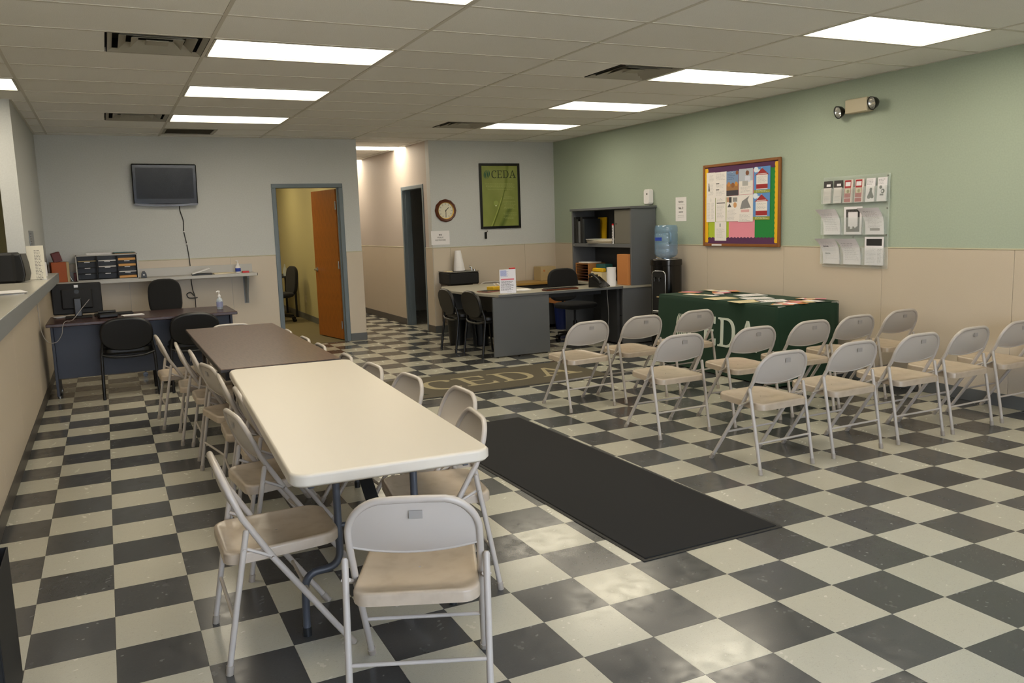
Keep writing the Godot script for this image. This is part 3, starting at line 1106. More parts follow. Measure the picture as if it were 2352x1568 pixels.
func make_chairs() -> void:
	var p := make_folding_chair()
	var ord := ["first", "second", "third", "fourth", "fifth"]
	var grp := "beige folding chairs in rows"
	# rows before the green table, all facing the back wall; x is the left rear foot
	var A := [[3.551, -0.402, 2.5], [4.188, -0.428, 1.5], [4.793, -0.432, 0.0], [5.328, -0.432, 2.0], [5.895, -0.450, 1.0]]
	var B := [[3.534, -1.402, 0.9], [4.207, -1.391, 0.3], [4.787, -1.407, 0.5], [5.311, -1.435, 0.5], [5.890, -1.480, 2.0]]
	var C := [[3.431, -2.507, 4.0], [4.003, -2.549, 3.1], [4.609, -2.592, 3.0]]
	for n in 5:
		chair(p, "folding_chair", A[n][0] + 0.222, A[n][1] - 0.01, A[n][2], "beige folding chair, %s from the cream wall, row farthest from the grey desk" % ord[4 - n], "chair", grp)
		chair(p, "folding_chair", B[n][0] + 0.222, B[n][1], B[n][2], "beige folding chair, %s from the cream wall, middle of three rows" % ord[4 - n], "chair", grp)
	var cl := ["standing on the edge of the lettered mat", "in front of the grey desk, middle of a row of three", "close against the green tablecloth lettering, end of a row of three"]
	for n in 3:
		chair(p, "folding_chair", C[n][0] + 0.222, C[n][1], C[n][2], "beige metal folding chair " + cl[n], "chair", grp)
	# along the two long tables: counter side faces +x
	var L := [[0.39, -4.01, -88.0], [0.495, -3.38, -92.0], [0.555, -2.86, -90.0], [0.585, -2.16, -80.0], [0.605, -1.66, -92.0], [0.635, -1.16, -91.0], [0.535, -0.60, -84.0], [0.364, 0.185, -90.5]]
	var R := [[1.430, -3.66, 89.0], [1.450, -3.10, 91.0], [1.460, -2.62, 90.0], [1.490, -2.00, 88.0], [1.530, -1.52, 92.0], [1.600, -1.04, 94.0], [1.690, -0.49, 90.0], [1.535, 0.03, 82.0]]
	var on := ["first", "second", "third", "fourth", "fifth", "sixth", "seventh", "eighth"]
	for n in 8:
		chair(p, "folding_chair", L[n][0], L[n][1], L[n][2], "beige folding chair, counter side of the long tables, %s from the dark desk" % on[n], "chair", "beige folding chairs along the tables")
		chair(p, "folding_chair", R[n][0], R[n][1], R[n][2], "beige folding chair, mat side of the long tables, %s from the office door" % on[n], "chair", "beige folding chairs along the tables")
	var near := chair(p, "folding_chair", 0.868, 1.012, -23.0, "beige metal folding chair turned askew at the end of the white table", "chair", "beige folding chairs along the tables")
	chair(p, "folding_chair", 1.06, -4.52, 180.0, "beige metal folding chair at the far end of the brown table", "chair", "beige folding chairs along the tables")
	chair(p, "folding_chair", 5.075, -7.66, 180.0, "tan metal folding chair standing by the drinking fountain and back wall", "chair", "spare folding chairs")
	p.free()


# black side chair: oval back, thick seat, tube legs
func make_side_chair() -> Node3D:
	var o := Node3D.new()
	var m: Material = M.black_plastic
	for s in [-1, 1]:
		part("rear_leg", stick(fillet([Vector3(0.245 * s, 0.0, 0.02), Vector3(0.235 * s, 0.42, -0.035), Vector3(0.222 * s, 0.50, -0.03), Vector3(0.195 * s, 0.70, 0.035)], 0.06), 0.0145, 10), m, o)
		part("front_leg", stick([Vector3(0.245 * s, 0.0, -0.475), Vector3(0.235 * s, 0.425, -0.44)], 0.0145, 10), m, o)
		part("side_rail", stick([Vector3(0.235 * s, 0.418, -0.03), Vector3(0.235 * s, 0.418, -0.45)], 0.013, 8), m, o)
	part("rear_rail", stick(spline([Vector3(-0.235, 0.43, -0.03), Vector3(-0.12, 0.405, 0.0), Vector3(0.12, 0.405, 0.0), Vector3(0.235, 0.43, -0.03)], 5), 0.012, 8), m, o)
	var st := MB.new()
	st.plate(rrect(0.47, 0.45, 0.10, 6, 0.0, -0.245), 0.425, 0.490, 0.022)
	part("seat", st, M.black_vinyl, o)
	var bk := MB.new()
	bk.X = Transform3D(Basis(Vector3(1, 0, 0), PI / 2 + 0.20), Vector3(0, 0.625, 0.012))
	bk.plate(ellipse(0.235, 0.165, 32, 2.6), -0.022, 0.026, 0.016)
	part("backrest", bk, M.black_vinyl, o)
	return o


func make_office_chair(wide: float, tall: float, top: float) -> Node3D:
	var o := Node3D.new()
	for k in 5:
		var a := TAU * k / 5.0 + 0.3
		var d := Vector3(sin(a), 0, cos(a))
		var lg := part("base_leg", stick([Vector3(0, 0.115, 0) + d * 0.03, Vector3(0, 0.085, 0) + d * 0.28], [0.024, 0.014], 8), M.black_plastic, o)
		var b := MB.new()
		b.tube([d * 0.28 + Vector3(0, 0.085, 0), d * 0.28 + Vector3(0, 0.05, 0)], 0.006, 6)
		var sd := Vector3(d.z, 0, -d.x)
		for s in [-1, 1]:
			b.tube([d * 0.285 + Vector3(0, 0.027, 0) + sd * 0.006 * s, d * 0.285 + Vector3(0, 0.027, 0) + sd * 0.024 * s], 0.027, 12)
		part("caster", b, M.black_gloss, lg)
	part("gas_post", stick([Vector3(0, 0.10, 0), Vector3(0, 0.26, 0), Vector3(0, 0.261, 0), Vector3(0, 0.41, 0)], [0.026, 0.026, 0.015, 0.015], 12), M.black_plastic, o)
	var st := MB.new()
	st.plate(rrect(0.49, 0.47, 0.12, 6, 0, -0.02), 0.43, 0.50, 0.026)
	part("seat", st, M.black_fabric, o)
	part("back_spine", stick(fillet([Vector3(0, 0.42, 0.05), Vector3(0, 0.42, 0.25), Vector3(0, top - tall * 0.45, 0.28)], 0.08), 0.018, 8), M.black_plastic, o)
	var bk := MB.new()
	bk.X = Transform3D(Basis(Vector3(1, 0, 0), PI / 2 + 0.10), Vector3(0, top - tall / 2, 0.245))
	bk.plate(ellipse(wide / 2, tall / 2, 32, 3.2), -0.03, 0.03, 0.02)
	part("backrest", bk, M.black_fabric, o)
	return o


func make_black_chairs() -> void:
	var s := make_side_chair()
	chair(s, "side_chair", 0.212, -5.46, 1.0, "black side chair with oval back, pulled up to the bare part of the dark desk", "chair", "black oval-backed side chairs")
	chair(s, "side_chair", 0.83, -5.44, 0.0, "black side chair with oval back between the dark desk and the brown table", "chair", "black oval-backed side chairs")
	chair(s, "side_chair", 3.875, -6.30, -90.0, "black side chair beside the drinking fountain, backing on the corridor", "chair", "black oval-backed side chairs")
	chair(s, "side_chair", 3.965, -5.73, -86.0, "black side chair close to the grey end panel of the office desk", "chair", "black oval-backed side chairs")
	s.free()
	var a := make_office_chair(0.36, 0.42, 1.06)
	chair(a, "office_chair", 0.665, -6.67, 180.0, "black fabric office chair behind the dark desk, below the television cable", "chair", "black office chairs")
	a.free()
	var b := make_office_chair(0.50, 0.44, 0.945)
	chair(b, "office_chair", 5.62, -6.18, -172.0, "black office chair inside the grey desk, beside the telephone", "chair", "black office chairs")
	b.free()
	var c := make_office_chair(0.46, 0.50, 0.95)
	chair(c, "office_chair", 2.72, -11.3, 100.0, "black office chair seen through the office doorway", "chair", "black office chairs")
	c.free()


# ---------------------------------------------------------------- tables, desks, counter
func make_tables() -> void:
	# white blow-moulded table, 8 feet long
	var t := thing("folding_table", "long white plastic folding table with rounded corners and dark grey legs", "table", Vector3(1.012, 0, -0.615), -2.6)
	var b := MB.new()
	b.plate(rrect(0.735, 2.45, 0.065, 8), 0.692, 0.740, 0.011)
	part("tabletop", b, M.plastic_white, t)
	var ap := boxes([[Vector3(-0.30, 0.662, -1.14), Vector3(-0.275, 0.692, 1.14)], [Vector3(0.275, 0.662, -1.14), Vector3(0.30, 0.692, 1.14)]], 0.004)
	part("frame_rails", ap, M.leg_grey, t)
	for s in [-1, 1]:
		# each trestle: two posts that bow outward into splayed feet, joined by bars
		var z = 0.88 * s
		for q in [-1, 1]:
			var leg := stick(fillet([Vector3(0.155 * q, 0.69, z), Vector3(0.155 * q, 0.255, z), Vector3(0.295 * q, 0.255, z), Vector3(0.30 * q, 0.025, z)], 0.13, 7), 0.0150, 10)
			var lg := part("leg", leg, M.leg_grey, t)
			part("foot_cap", stick([Vector3(0.30 * q, 0.0, z), Vector3(0.30 * q, 0.035, z)], 0.0175, 10), M.bracket_black, lg)
		part("cross_bar", stick([Vector3(-0.155, 0.42, z), Vector3(0.155, 0.42, z)], 0.0105, 8), M.leg_grey, t)
		part("pivot_bar", stick([Vector3(-0.29, 0.668, z), Vector3(0.29, 0.668, z)], 0.012, 8), M.leg_grey, t)
		var br := MB.new()
		var p0 := Vector3(0, 0.44, z)
		var p1 := Vector3(0, 0.665, z - 0.40 * s)
		br.X = Transform3D(Basis.looking_at((p1 - p0).normalized(), Vector3(1, 0, 0)), (p0 + p1) / 2)
		br.box(Vector3(), Vector3(0.006, 0.055, (p1 - p0).length()), 0.002)
		br.X = Transform3D()
		br.box(p0, Vector3(0.075, 0.05, 0.05), 0.008)
		part("folding_brace", br, M.bracket_black, t)
	# brown laminate table
	var w := thing("folding_table", "long brown wood-grain laminate folding table with a thin dark edge", "table", Vector3(1.026, 0, -3.085))
	part("tabletop", sbox(Vector3(-0.365, 0.724, -1.215), Vector3(0.365, 0.742, 1.215), 0.003), M.brown_laminate, w)
	part("edge_band", boxes([[Vector3(-0.3665, 0.722, -1.2165), Vector3(-0.3652, 0.7385, 1.2165)], [Vector3(0.3652, 0.722, -1.2165), Vector3(0.3665, 0.7385, 1.2165)], [Vector3(-0.365, 0.722, -1.2165), Vector3(0.365, 0.7385, -1.2152)], [Vector3(-0.365, 0.722, 1.2152), Vector3(0.365, 0.7385, 1.2165)]]), M.brown_edge, w)
	part("apron", boxes([[Vector3(-0.335, 0.660, -1.15), Vector3(-0.315, 0.723, 1.15)], [Vector3(0.315, 0.660, -1.15), Vector3(0.335, 0.723, 1.15)], [Vector3(-0.315, 0.660, -1.15), Vector3(0.315, 0.723, -1.13)], [Vector3(-0.315, 0.660, 1.13), Vector3(0.315, 0.723, 1.15)]]), M.brown_edge, w)
	for s in [-1, 1]:
		for q in [-1, 1]:
			part("leg", stick([Vector3(0.26 * q, 0.72, 0.93 * s), Vector3(0.26 * q, 0.0, 0.98 * s)], 0.0127, 8), M.brown_edge, w)
		part("cross_bar", stick([Vector3(-0.26, 0.17, 0.968 * s), Vector3(0.26, 0.17, 0.968 * s)], 0.009, 8), M.brown_edge, w)


func make_dark_desk() -> void:
	var d := thing("office_desk", "dark mahogany topped office desk with navy modesty panel against the counter wall", "desk", Vector3(0.40, 0, -5.95))
	part("desktop", sbox(Vector3(-0.87, 0.725, -0.40), Vector3(0.86, 0.757, 0.42), 0.005), M.mahogany, d)
	part("end_panel", sbox(Vector3(-0.85, 0.02, -0.36), Vector3(-0.825, 0.724, 0.16), 0.003), M.desk_navy, d)
	part("end_panel", sbox(Vector3(0.815, 0.02, -0.36), Vector3(0.84, 0.724, 0.16), 0.003), M.desk_navy, d)
	part("modesty_panel", sbox(Vector3(-0.824, 0.185, 0.10), Vector3(0.814, 0.724, 0.118), 0.002), M.desk_navy, d)
	for s in [-1, 1]:
		for z in [-0.33, 0.13]:
			part("glide", stick([Vector3(0.83 * s, 0.0, z), Vector3(0.83 * s, 0.022, z)], 0.016, 10), M.steel_bare, d)


func make_counter() -> void:
	var o := thing("reception_counter", "long pale laminate reception counter top on the low wall at the left", "counter", Vector3(0, 1.10, 0))
	var a := MB.new()
	a.bb(Vector3(-1.02, 0.0, -5.24), Vector3(-0.375, 0.090, 5.15), 0.003)
	a.bb(Vector3(LX + 0.013, 0.0, -6.75), Vector3(-0.375, 0.090, -5.241), 0.003)
	part("worktop", a, M.counter_top, o)
	part("edge_strip", sbox(Vector3(-0.374, -0.002, -6.75), Vector3(-0.371, 0.088, 5.15)), M.counter_edge, o)
	part("support_cleat", sbox(Vector3(LX + 0.013, -0.035, -6.6), Vector3(LX + 0.03, -0.001, 5.1)), M.counter_edge, o)
	# wall shelf below the television
	var s := thing("wall_shelf", "long white laminate wall shelf with a splash strip, below the television", "shelf", Vector3(0.65, 1.0, BZ + 0.008))
	part("shelf_board", sbox(Vector3(-1.17, 0.0, 0.0), Vector3(1.175, 0.038, 0.335), 0.003), M.shelf_laminate, s)
	part("splash_strip", sbox(Vector3(-1.17, 0.039, 0.0), Vector3(1.165, 0.145, 0.010), 0.002), M.shelf_laminate, s)
	part("edge_cap", sbox(Vector3(1.1752, 0.002, 0.29), Vector3(1.181, 0.036, 0.335), 0.002), M.black_plastic, s)
	for x in [-1.05, 0.05, 1.07]:
		var b := MB.new()
		b.X = Transform3D(Basis(Vector3(0, 0, 1), -PI / 2), Vector3(x, 0, 0))
		# a plate bracket: deep at the wall, tapering to the front
		b.X = Transform3D()
		var p := [Vector3(x, 0, 0.0), Vector3(x, 0, 0.27), Vector3(x, -0.03, 0.27), Vector3(x, -0.36, 0.045), Vector3(x, -0.36, 0.0)]
		for k in range(1, 4):
			for e in [-1, 1]:
				var f := Vector3(0.012 * e, 0, 0)
				b.tri(p[0] + f, p[k] + f, p[k + 1] + f, Vector3(e, 0, 0), Vector3(e, 0, 0), Vector3(e, 0, 0))
		for k in 5:
			var q: Vector3 = p[(k + 1) % 5] - p[k]
			b.quad(p[k] - Vector3(0.012, 0, 0), p[k] + Vector3(0.012, 0, 0), p[(k + 1) % 5] + Vector3(0.012, 0, 0), p[(k + 1) % 5] - Vector3(0.012, 0, 0), Vector3(0, q.z, -q.y).normalized() * -1.0)
		b.bb(Vector3(x - 0.028, -0.37, 0.0), Vector3(x + 0.028, 0, 0.006))
		part("bracket", b, M.counter_edge, s)


func make_grey_desk() -> void:
	# U of grey units: bow-fronted peninsula, bridge, credenza with hutch
	var d := thing("peninsula_desk", "grey office desk with a bowed pale top and a solid grey end panel", "desk", Vector3(4.47, 0, -6.3))
	var pts := PackedVector2Array()
	pts.append(Vector2(0.40, 0.90))
	pts.append(Vector2(0.40, -0.92))
	for k in 17:
		var a := k / 16.0
		var z := lerpf(-0.92, 0.90, a)
		pts.append(Vector2(-0.30 - 0.17 * sin(PI * pow(a, 0.85)) - 0.02, z))
	var b := MB.new()
	b.plate(pts, 0.712, 0.742, 0.003)
	part("desktop", b, M.desk_top_pale, d)
	part("edge_band", sbox(Vector3(-0.318, 0.713, 0.9003), Vector3(0.40, 0.741, 0.9018)), M.desk_grey, d)
	part("end_panel", sbox(Vector3(-0.385, 0.015, 0.862), Vector3(0.352, 0.711, 0.888), 0.002), M.desk_grey, d)
	part("end_panel", sbox(Vector3(-0.20, 0.015, -0.88), Vector3(0.352, 0.711, -0.855), 0.002), M.desk_grey, d)
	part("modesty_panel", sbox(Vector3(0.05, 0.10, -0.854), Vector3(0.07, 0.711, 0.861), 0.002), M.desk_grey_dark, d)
	for x in [-0.34, 0.31]:
		part("glide", stick([Vector3(x, 0, 0.875), Vector3(x, 0.016, 0.875)], 0.012, 8), M.black_plastic, d)
	var br := thing("bridge_desk", "grey bridge worktop joining the desk to the hutch, telephone on top", "desk", Vector3(5.37, 0, -5.66))
	part("desktop", sbox(Vector3(-0.498, 0.712, -0.25), Vector3(0.498, 0.742, 0.262), 0.003), M.desk_top_pale, br)
	part("edge_band", sbox(Vector3(-0.498, 0.713, 0.2622), Vector3(0.498, 0.741, 0.2638)), M.desk_grey, br)
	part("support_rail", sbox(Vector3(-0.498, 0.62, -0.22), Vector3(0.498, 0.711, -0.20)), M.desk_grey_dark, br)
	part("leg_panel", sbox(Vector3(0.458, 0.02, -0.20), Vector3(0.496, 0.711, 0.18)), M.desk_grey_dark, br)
	var cr := thing("credenza", "grey credenza carrying the hutch along the green wall", "cabinet", Vector3(6.125, 0, -6.17))
	part("top", sbox(Vector3(-0.253, 0.712, -0.72), Vector3(0.245, 0.742, 0.772), 0.003), M.desk_top_pale, cr)
	part("end_panel", sbox(Vector3(-0.253, 0.01, 0.735), Vector3(0.245, 0.711, 0.762), 0.002), M.desk_grey, cr)
	part("end_panel", sbox(Vector3(-0.253, 0.01, -0.715), Vector3(0.245, 0.711, -0.69), 0.002), M.desk_grey, cr)
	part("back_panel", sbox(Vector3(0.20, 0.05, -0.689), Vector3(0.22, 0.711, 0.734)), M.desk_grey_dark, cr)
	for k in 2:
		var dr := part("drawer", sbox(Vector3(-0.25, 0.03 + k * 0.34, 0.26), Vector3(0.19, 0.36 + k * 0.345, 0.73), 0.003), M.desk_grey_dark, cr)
		part("handle", sbox(Vector3(-0.262, 0.30 + k * 0.345, 0.42), Vector3(-0.2505, 0.315 + k * 0.345, 0.58), 0.003), M.steel_bare, dr)
	# hutch
	var h := thing("desk_hutch", "tall grey hutch with open shelf, sliding doors and deep side panel", "cabinet", Vector3(6.18, 0.7425, -6.13))
	var L := 0.735
	part("side_panel", sbox(Vector3(-0.185, 0.0, L - 0.028), Vector3(0.185, 0.955, L), 0.002), M.desk_grey, h)
	part("side_panel", sbox(Vector3(-0.185, 0.0, -L), Vector3(0.185, 0.955, -L + 0.028), 0.002), M.desk_grey, h)
	part("top_board", sbox(Vector3(-0.205, 0.956, -L - 0.02), Vector3(0.19, 0.984, L + 0.02), 0.003), M.desk_grey, h)
	part("back_board", sbox(Vector3(0.172, 0.0, -L + 0.03), Vector3(0.184, 0.955, L - 0.03)), M.desk_grey_dark, h)
	part("shelf", sbox(Vector3(-0.185, 0.47, -L + 0.029), Vector3(0.171, 0.515, L - 0.029), 0.002), M.desk_grey, h)
	part("sliding_door", sbox(Vector3(-0.172, 0.517, 0.335), Vector3(-0.158, 0.945, 0.700), 0.002), M.hutch_door, h)
	var sd := part("sliding_door", sbox(Vector3(-0.156, 0.517, 0.325), Vector3(-0.142, 0.945, 0.690), 0.002), M.hutch_door, h)
	part("finger_pull", stick([Vector3(-0.1735, 0.77, 0.375), Vector3(-0.172, 0.77, 0.375)], 0.011, 10), M.black_plastic, sd)
	part("lock_cap", sbox(Vector3(-0.189, 0.482, -0.70), Vector3(-0.1855, 0.503, -0.665), 0.001), M.steel_bare, h)
	# wood-topped side table in the corner
	var wt := thing("side_table", "low wood-topped side table along the back wall behind the grey desk", "table", Vector3(5.72, 0, -7.76))
	part("top", sbox(Vector3(-0.39, 0.655, -0.26), Vector3(0.60, 0.69, 0.24), 0.004), M.wood_oak, wt)
	part("front_panel", sbox(Vector3(-0.37, 0.05, 0.19), Vector3(0.58, 0.654, 0.21)), M.desk_grey_dark, wt)
	part("side_panel", sbox(Vector3(-0.37, 0.0, -0.24), Vector3(-0.35, 0.654, 0.189)), M.desk_grey_dark, wt)
	part("side_panel", sbox(Vector3(0.56, 0.0, -0.24), Vector3(0.58, 0.654, 0.189)), M.desk_grey_dark, wt)


func make_green_table() -> void:
	var t := thing("folding_table", "folding table hidden under a long green cloth by the cream wall", "table", Vector3(5.885, 0, -3.24))
	part("tabletop", sbox(Vector3(-0.375, 0.715, -0.90), Vector3(0.375, 0.740, 0.90), 0.004), M.plastic_white, t)
	for s in [-1, 1]:
		for q in [-1, 1]:
			part("leg", stick([Vector3(0.28 * q, 0.0, 0.65 * s), Vector3(0.28 * q, 0.715, 0.65 * s)], 0.014, 8), M.leg_grey, t)
	# the cloth: a skirt that hangs in folds from the edge of the top
	var c := thing("tablecloth", "dark green tablecloth lettered in white, hanging to the floor", "tablecloth", Vector3(5.885, 0, -3.24))
	var ring := []
	var hw := 0.382
	var hl := 0.908
	var per := []
	var step := 0.024
	# walk round the top: front (-x side) first
	var pth := [Vector2(-hw, -hl), Vector2(-hw, hl), Vector2(hw, hl), Vector2(hw, -hl), Vector2(-hw, -hl)]
	for k in 4:
		var a: Vector2 = pth[k]
		var b: Vector2 = pth[k + 1]
		var n := int((b - a).length() / step)
		var d := (b - a).normalized()
		var out := Vector2(-d.y, d.x)
		if out.dot((a + b) / 2) < 0: out = -out
		for i in n:
			per.append([a.lerp(b, float(i) / n), out, float(i) / n * (b - a).length(), k, minf(float(i) / n, 1.0 - float(i) / n) * (b - a).length()])
	var total := per.size()
	var grid := []
	var ys := [0.744, 0.740, 0.730, 0.70, 0.62, 0.50, 0.36, 0.22, 0.10, 0.012]
	for yi in ys.size():
		var y: float = ys[yi]
		var f := clampf((0.735 - y) / 0.72, 0.0, 1.0)
		var row := []
		for i in total:
			var e: Array = per[i]
			var s: float = e[2] + e[3] * 3.1
			var corner := exp(-pow(e[4] / 0.16, 2.0))
			var flat := 1.0
			if e[3] == 0: flat = 0.25 + 0.75 * clampf((e[2] - 1.55) / 0.2, 0.0, 1.0)     # the lettered face hangs nearly flat
			if e[3] == 2: flat = 0.15      # against the wall
			var amp := f * flat * (0.010 + 0.026 * corner) * (0.6 + 0.4 * sin(s * 5.3 + 1.0))
			var wave := sin(s * 21.0 + 0.7 * sin(s * 6.1)) + 0.5 * sin(s * 37.0 + 2.0)
			var flare := f * (0.030 if e[3] != 2 else 0.005) + (0.0 if yi > 1 else -0.006) + minf(yi, 2) * 0.002
			var rp := 1.0 - corner * 0.012
			var p: Vector2 = e[0] * rp + e[1] * (flare + amp * wave + amp * 0.9)
			row.append(Vector3(p.x, y, p.y))
		row.append(row[0])
		grid.append(row)
	var mb := MB.new()
	mb.sheet(grid, 0.0)
	mb.plate(rrect(hw * 2 - 0.006, hl * 2 - 0.006, 0.02, 4), 0.7425, 0.7445, 0.0005)
	part("cloth", mb, M.cloth_green, c)
	# white print on the face towards the mats
	var face := Transform3D(Basis(Vector3(0, 0, 1), Vector3(0, 1, 0), Vector3(-1, 0, 0)), Vector3())
	face.origin = Vector3(-hw - 0.021, 0.43, 0.14)
	face.basis = face.basis.rotated(Vector3(0, 0, 1), -0.042)
	words("lettering", "CEDA", 0.285, M.cloth_print, c, face, true, 0.008)
	var lg := MB.new()
	for k in 5:
		var a := -0.62 + k * 0.31
		var pts := []
		for i in 9:
			var v := i / 8.0 * 2.0 - 1.0
			pts.append(Vector3(0, v * 0.135, sin(a) * 0.125 * sqrt(1.0 - 0.8 * v * v)))
		lg.tube(pts, [0.003, 0.008, 0.011, 0.013, 0.014, 0.013, 0.011, 0.008, 0.003], 6)
	var lo := part("emblem", lg, M.cloth_print, c)
	lo.position = Vector3(-hw - 0.020, 0.43, -0.48)
	lo.scale.x = 0.35


func make_mats() -> void:
	var b := thing("floor_mat", "long plain black floor mat lying between the tables and the chair rows", "mat", Vector3(2.600, 0, -1.13), 0.9)
	part("pile", sbox(Vector3(-0.405, 0.001, -1.425), Vector3(0.405, 0.009, 1.425), 0.003), M.mat_black, b)
	part("rubber_border", boxes([[Vector3(-0.425, 0.0, -1.445), Vector3(-0.404, 0.004, 1.445)], [Vector3(0.404, 0.0, -1.445), Vector3(0.425, 0.004, 1.445)], [Vector3(-0.404, 0.0, -1.445), Vector3(0.404, 0.004, -1.424)], [Vector3(-0.404, 0.0, 1.424), Vector3(0.404, 0.004, 1.445)]], 0.001), M.rubber, b)
	var c := thing("logo_mat", "taupe floor mat with large pale letters in front of the grey desk", "mat", Vector3(3.30, 0, -4.22), 1.0)
	part("pile", sbox(Vector3(-1.29, 0.001, -0.50), Vector3(1.29, 0.009, 0.50), 0.003), M.mat_taupe, c)
	part("rubber_border", boxes([[Vector3(-1.315, 0.0, -0.525), Vector3(-1.289, 0.004, 0.525)], [Vector3(1.289, 0.0, -0.525), Vector3(1.315, 0.004, 0.525)], [Vector3(-1.289, 0.0, -0.525), Vector3(1.289, 0.004, -0.499)], [Vector3(-1.289, 0.0, 0.499), Vector3(1.289, 0.004, 0.525)]], 0.001), M.rubber, c)
	words("lettering", "CEDA", 0.46, M.mat_print, c, Transform3D(Basis(Vector3(1, 0, 0), -PI / 2), Vector3(0.29, 0.0088, 0.0)), true, 0.0012)
	var g := MB.new()
	g.plate(PackedVector2Array([Vector2(-0.62, 0.36), Vector2(-0.80, 0.10), Vector2(-0.86, -0.2), Vector2(-0.98, 0.05), Vector2(-0.90, 0.32)]), 0.0085, 0.0097)
	g.plate(PackedVector2Array([Vector2(-1.02, 0.30), Vector2(-1.08, 0.0), Vector2(-1.0, -0.28), Vector2(-1.18, -0.12), Vector2(-1.2, 0.16)]), 0.0085, 0.0097)
	part("emblem", g, M.mat_green, c)


# ---------------------------------------------------------------- things on the walls
func make_television() -> void:
	var t := thing("television", "flat black wall television with a silver lower strip", "television", Vector3(0.838, 2.172, BZ + 0.075))
	t.rotation = Vector3(0.12, -0.03, -0.012)
	part("wall_mount", sbox(Vector3(-0.13, -0.12, -0.072), Vector3(0.13, 0.12, -0.035), 0.003), M.black_matte, t)
	part("cabinet", sbox(Vector3(-0.372, -0.245, -0.035), Vector3(0.372, 0.250, 0.030), 0.012), M.black_gloss, t)
	part("screen", sbox(Vector3(-0.330, -0.172, 0.0295), Vector3(0.330, 0.205, 0.0325)), M.screen_dark, t)
	var b := MB.new()
	var row0 := []
	var row1 := []
	for k in 13:
		var u := k / 6.0 - 1.0
		row0.append(Vector3(u * 0.365, -0.252 - 0.014 * (1 - u * u), 0.031))
		row1.append(Vector3(u * 0.365, -0.228 - 0.012 * (1 - u * u), 0.033))
	b.sheet([row0, row1], 0.012)
	part("lower_strip", b, M.silver_trim, t)
	var w := thing("television_cable", "thin grey cable running from the television down to the shelf", "cable", Vector3(0.99, 1.92, BZ + 0.02))
	part("cable", stick(spline([Vector3(0, 0.02, 0.03), Vector3(0.0, -0.07, 0.0), Vector3(0.03, -0.20, -0.006), Vector3(0.025, -0.33, -0.006), Vector3(0.045, -0.48, -0.006), Vector3(0.06, -0.64, -0.006), Vector3(0.065, -0.77, 0.0)], 5), 0.0055, 6), M.black_plastic, w)
	for q in [Vector3(0.025, -0.335, -0.006), Vector3(0.046, -0.49, -0.006)]:
		part("clip", sbox(q - Vector3(0.012, 0.006, 0.0065), q + Vector3(0.012, 0.006, 0.008), 0.002), M.paper, w)
	var p := thing("power_cable", "looped black power cord hanging below the wall shelf", "cable", Vector3(1.06, 0.99, BZ + 0.03))
	part("cable", stick(spline([Vector3(-0.01, 0.0, 0), Vector3(0.0, -0.14, 0), Vector3(0.02, -0.24, 0.01), Vector3(0.02, -0.40, 0.0), Vector3(0.03, -0.52, 0.0), Vector3(0.02, -0.9, 0.0)], 5), 0.006, 6), M.black_plastic, p)
	part("loop", stick(spline([Vector3(0.01, -0.22, 0.012), Vector3(-0.03, -0.175, 0.014), Vector3(-0.075, -0.195, 0.014), Vector3(-0.06, -0.24, 0.014), Vector3(0.0, -0.25, 0.016), Vector3(0.05, -0.245, 0.016)], 5), 0.0075, 6), M.black_plastic, p)


func make_clock() -> void:
	var t := thing("wall_clock", "round wall clock with a faceted dark wood rim, reading half past one", "clock", Vector3(4.579, 1.772, BZ + 0.004))
	var f := Transform3D(Basis(Vector3(1, 0, 0), PI / 2), Vector3())
	var rim := MB.new()
	rim.X = f
	rim.lathe([Vector2(0.112, 0.0), Vector2(0.163, 0.0), Vector2(0.166, 0.012), Vector2(0.150, 0.030), Vector2(0.122, 0.026), Vector2(0.118, 0.010)], 12)
	part("rim", rim, M.wood_dark, t)
	var br := MB.new()
	br.X = f
	br.lathe([Vector2(0.112, 0.012), Vector2(0.124, 0.012), Vector2(0.121, 0.030), Vector2(0.115, 0.029), Vector2(0.112, 0.012)], 36)
	part("bezel", br, M.gold, t)
	var fc := MB.new()
	fc.X = f
	fc.lathe([Vector2(0.0, 0.014), Vector2(0.114, 0.014)], 36)
	var face := part("dial", fc, M.clock_face, t)
	var num := MB.new()
	for k in 12:
		var a := TAU * k / 12.0
		num.X = Transform3D(Basis(Vector3(0, 0, 1), -a), Vector3())
		num.box(Vector3(-0.004, 0.092, 0.0148), Vector3(0.004, 0.022, 0.001))
		num.box(Vector3(0.004, 0.092, 0.0148), Vector3(0.003, 0.022, 0.001))
	part("numerals", num, M.ink_grey, face)
	for hnd in [[-45.0, 0.062, 0.0045], [180.0, 0.088, 0.0035]]:
		var b := MB.new()
		b.X = Transform3D(Basis(Vector3(0, 0, 1), deg_to_rad(hnd[0])), Vector3(0, 0, 0.018))
		b.bb(Vector3(-hnd[2], -0.014, 0), Vector3(hnd[2], hnd[1], 0.0015))
		part("hand", b, M.ink, t)


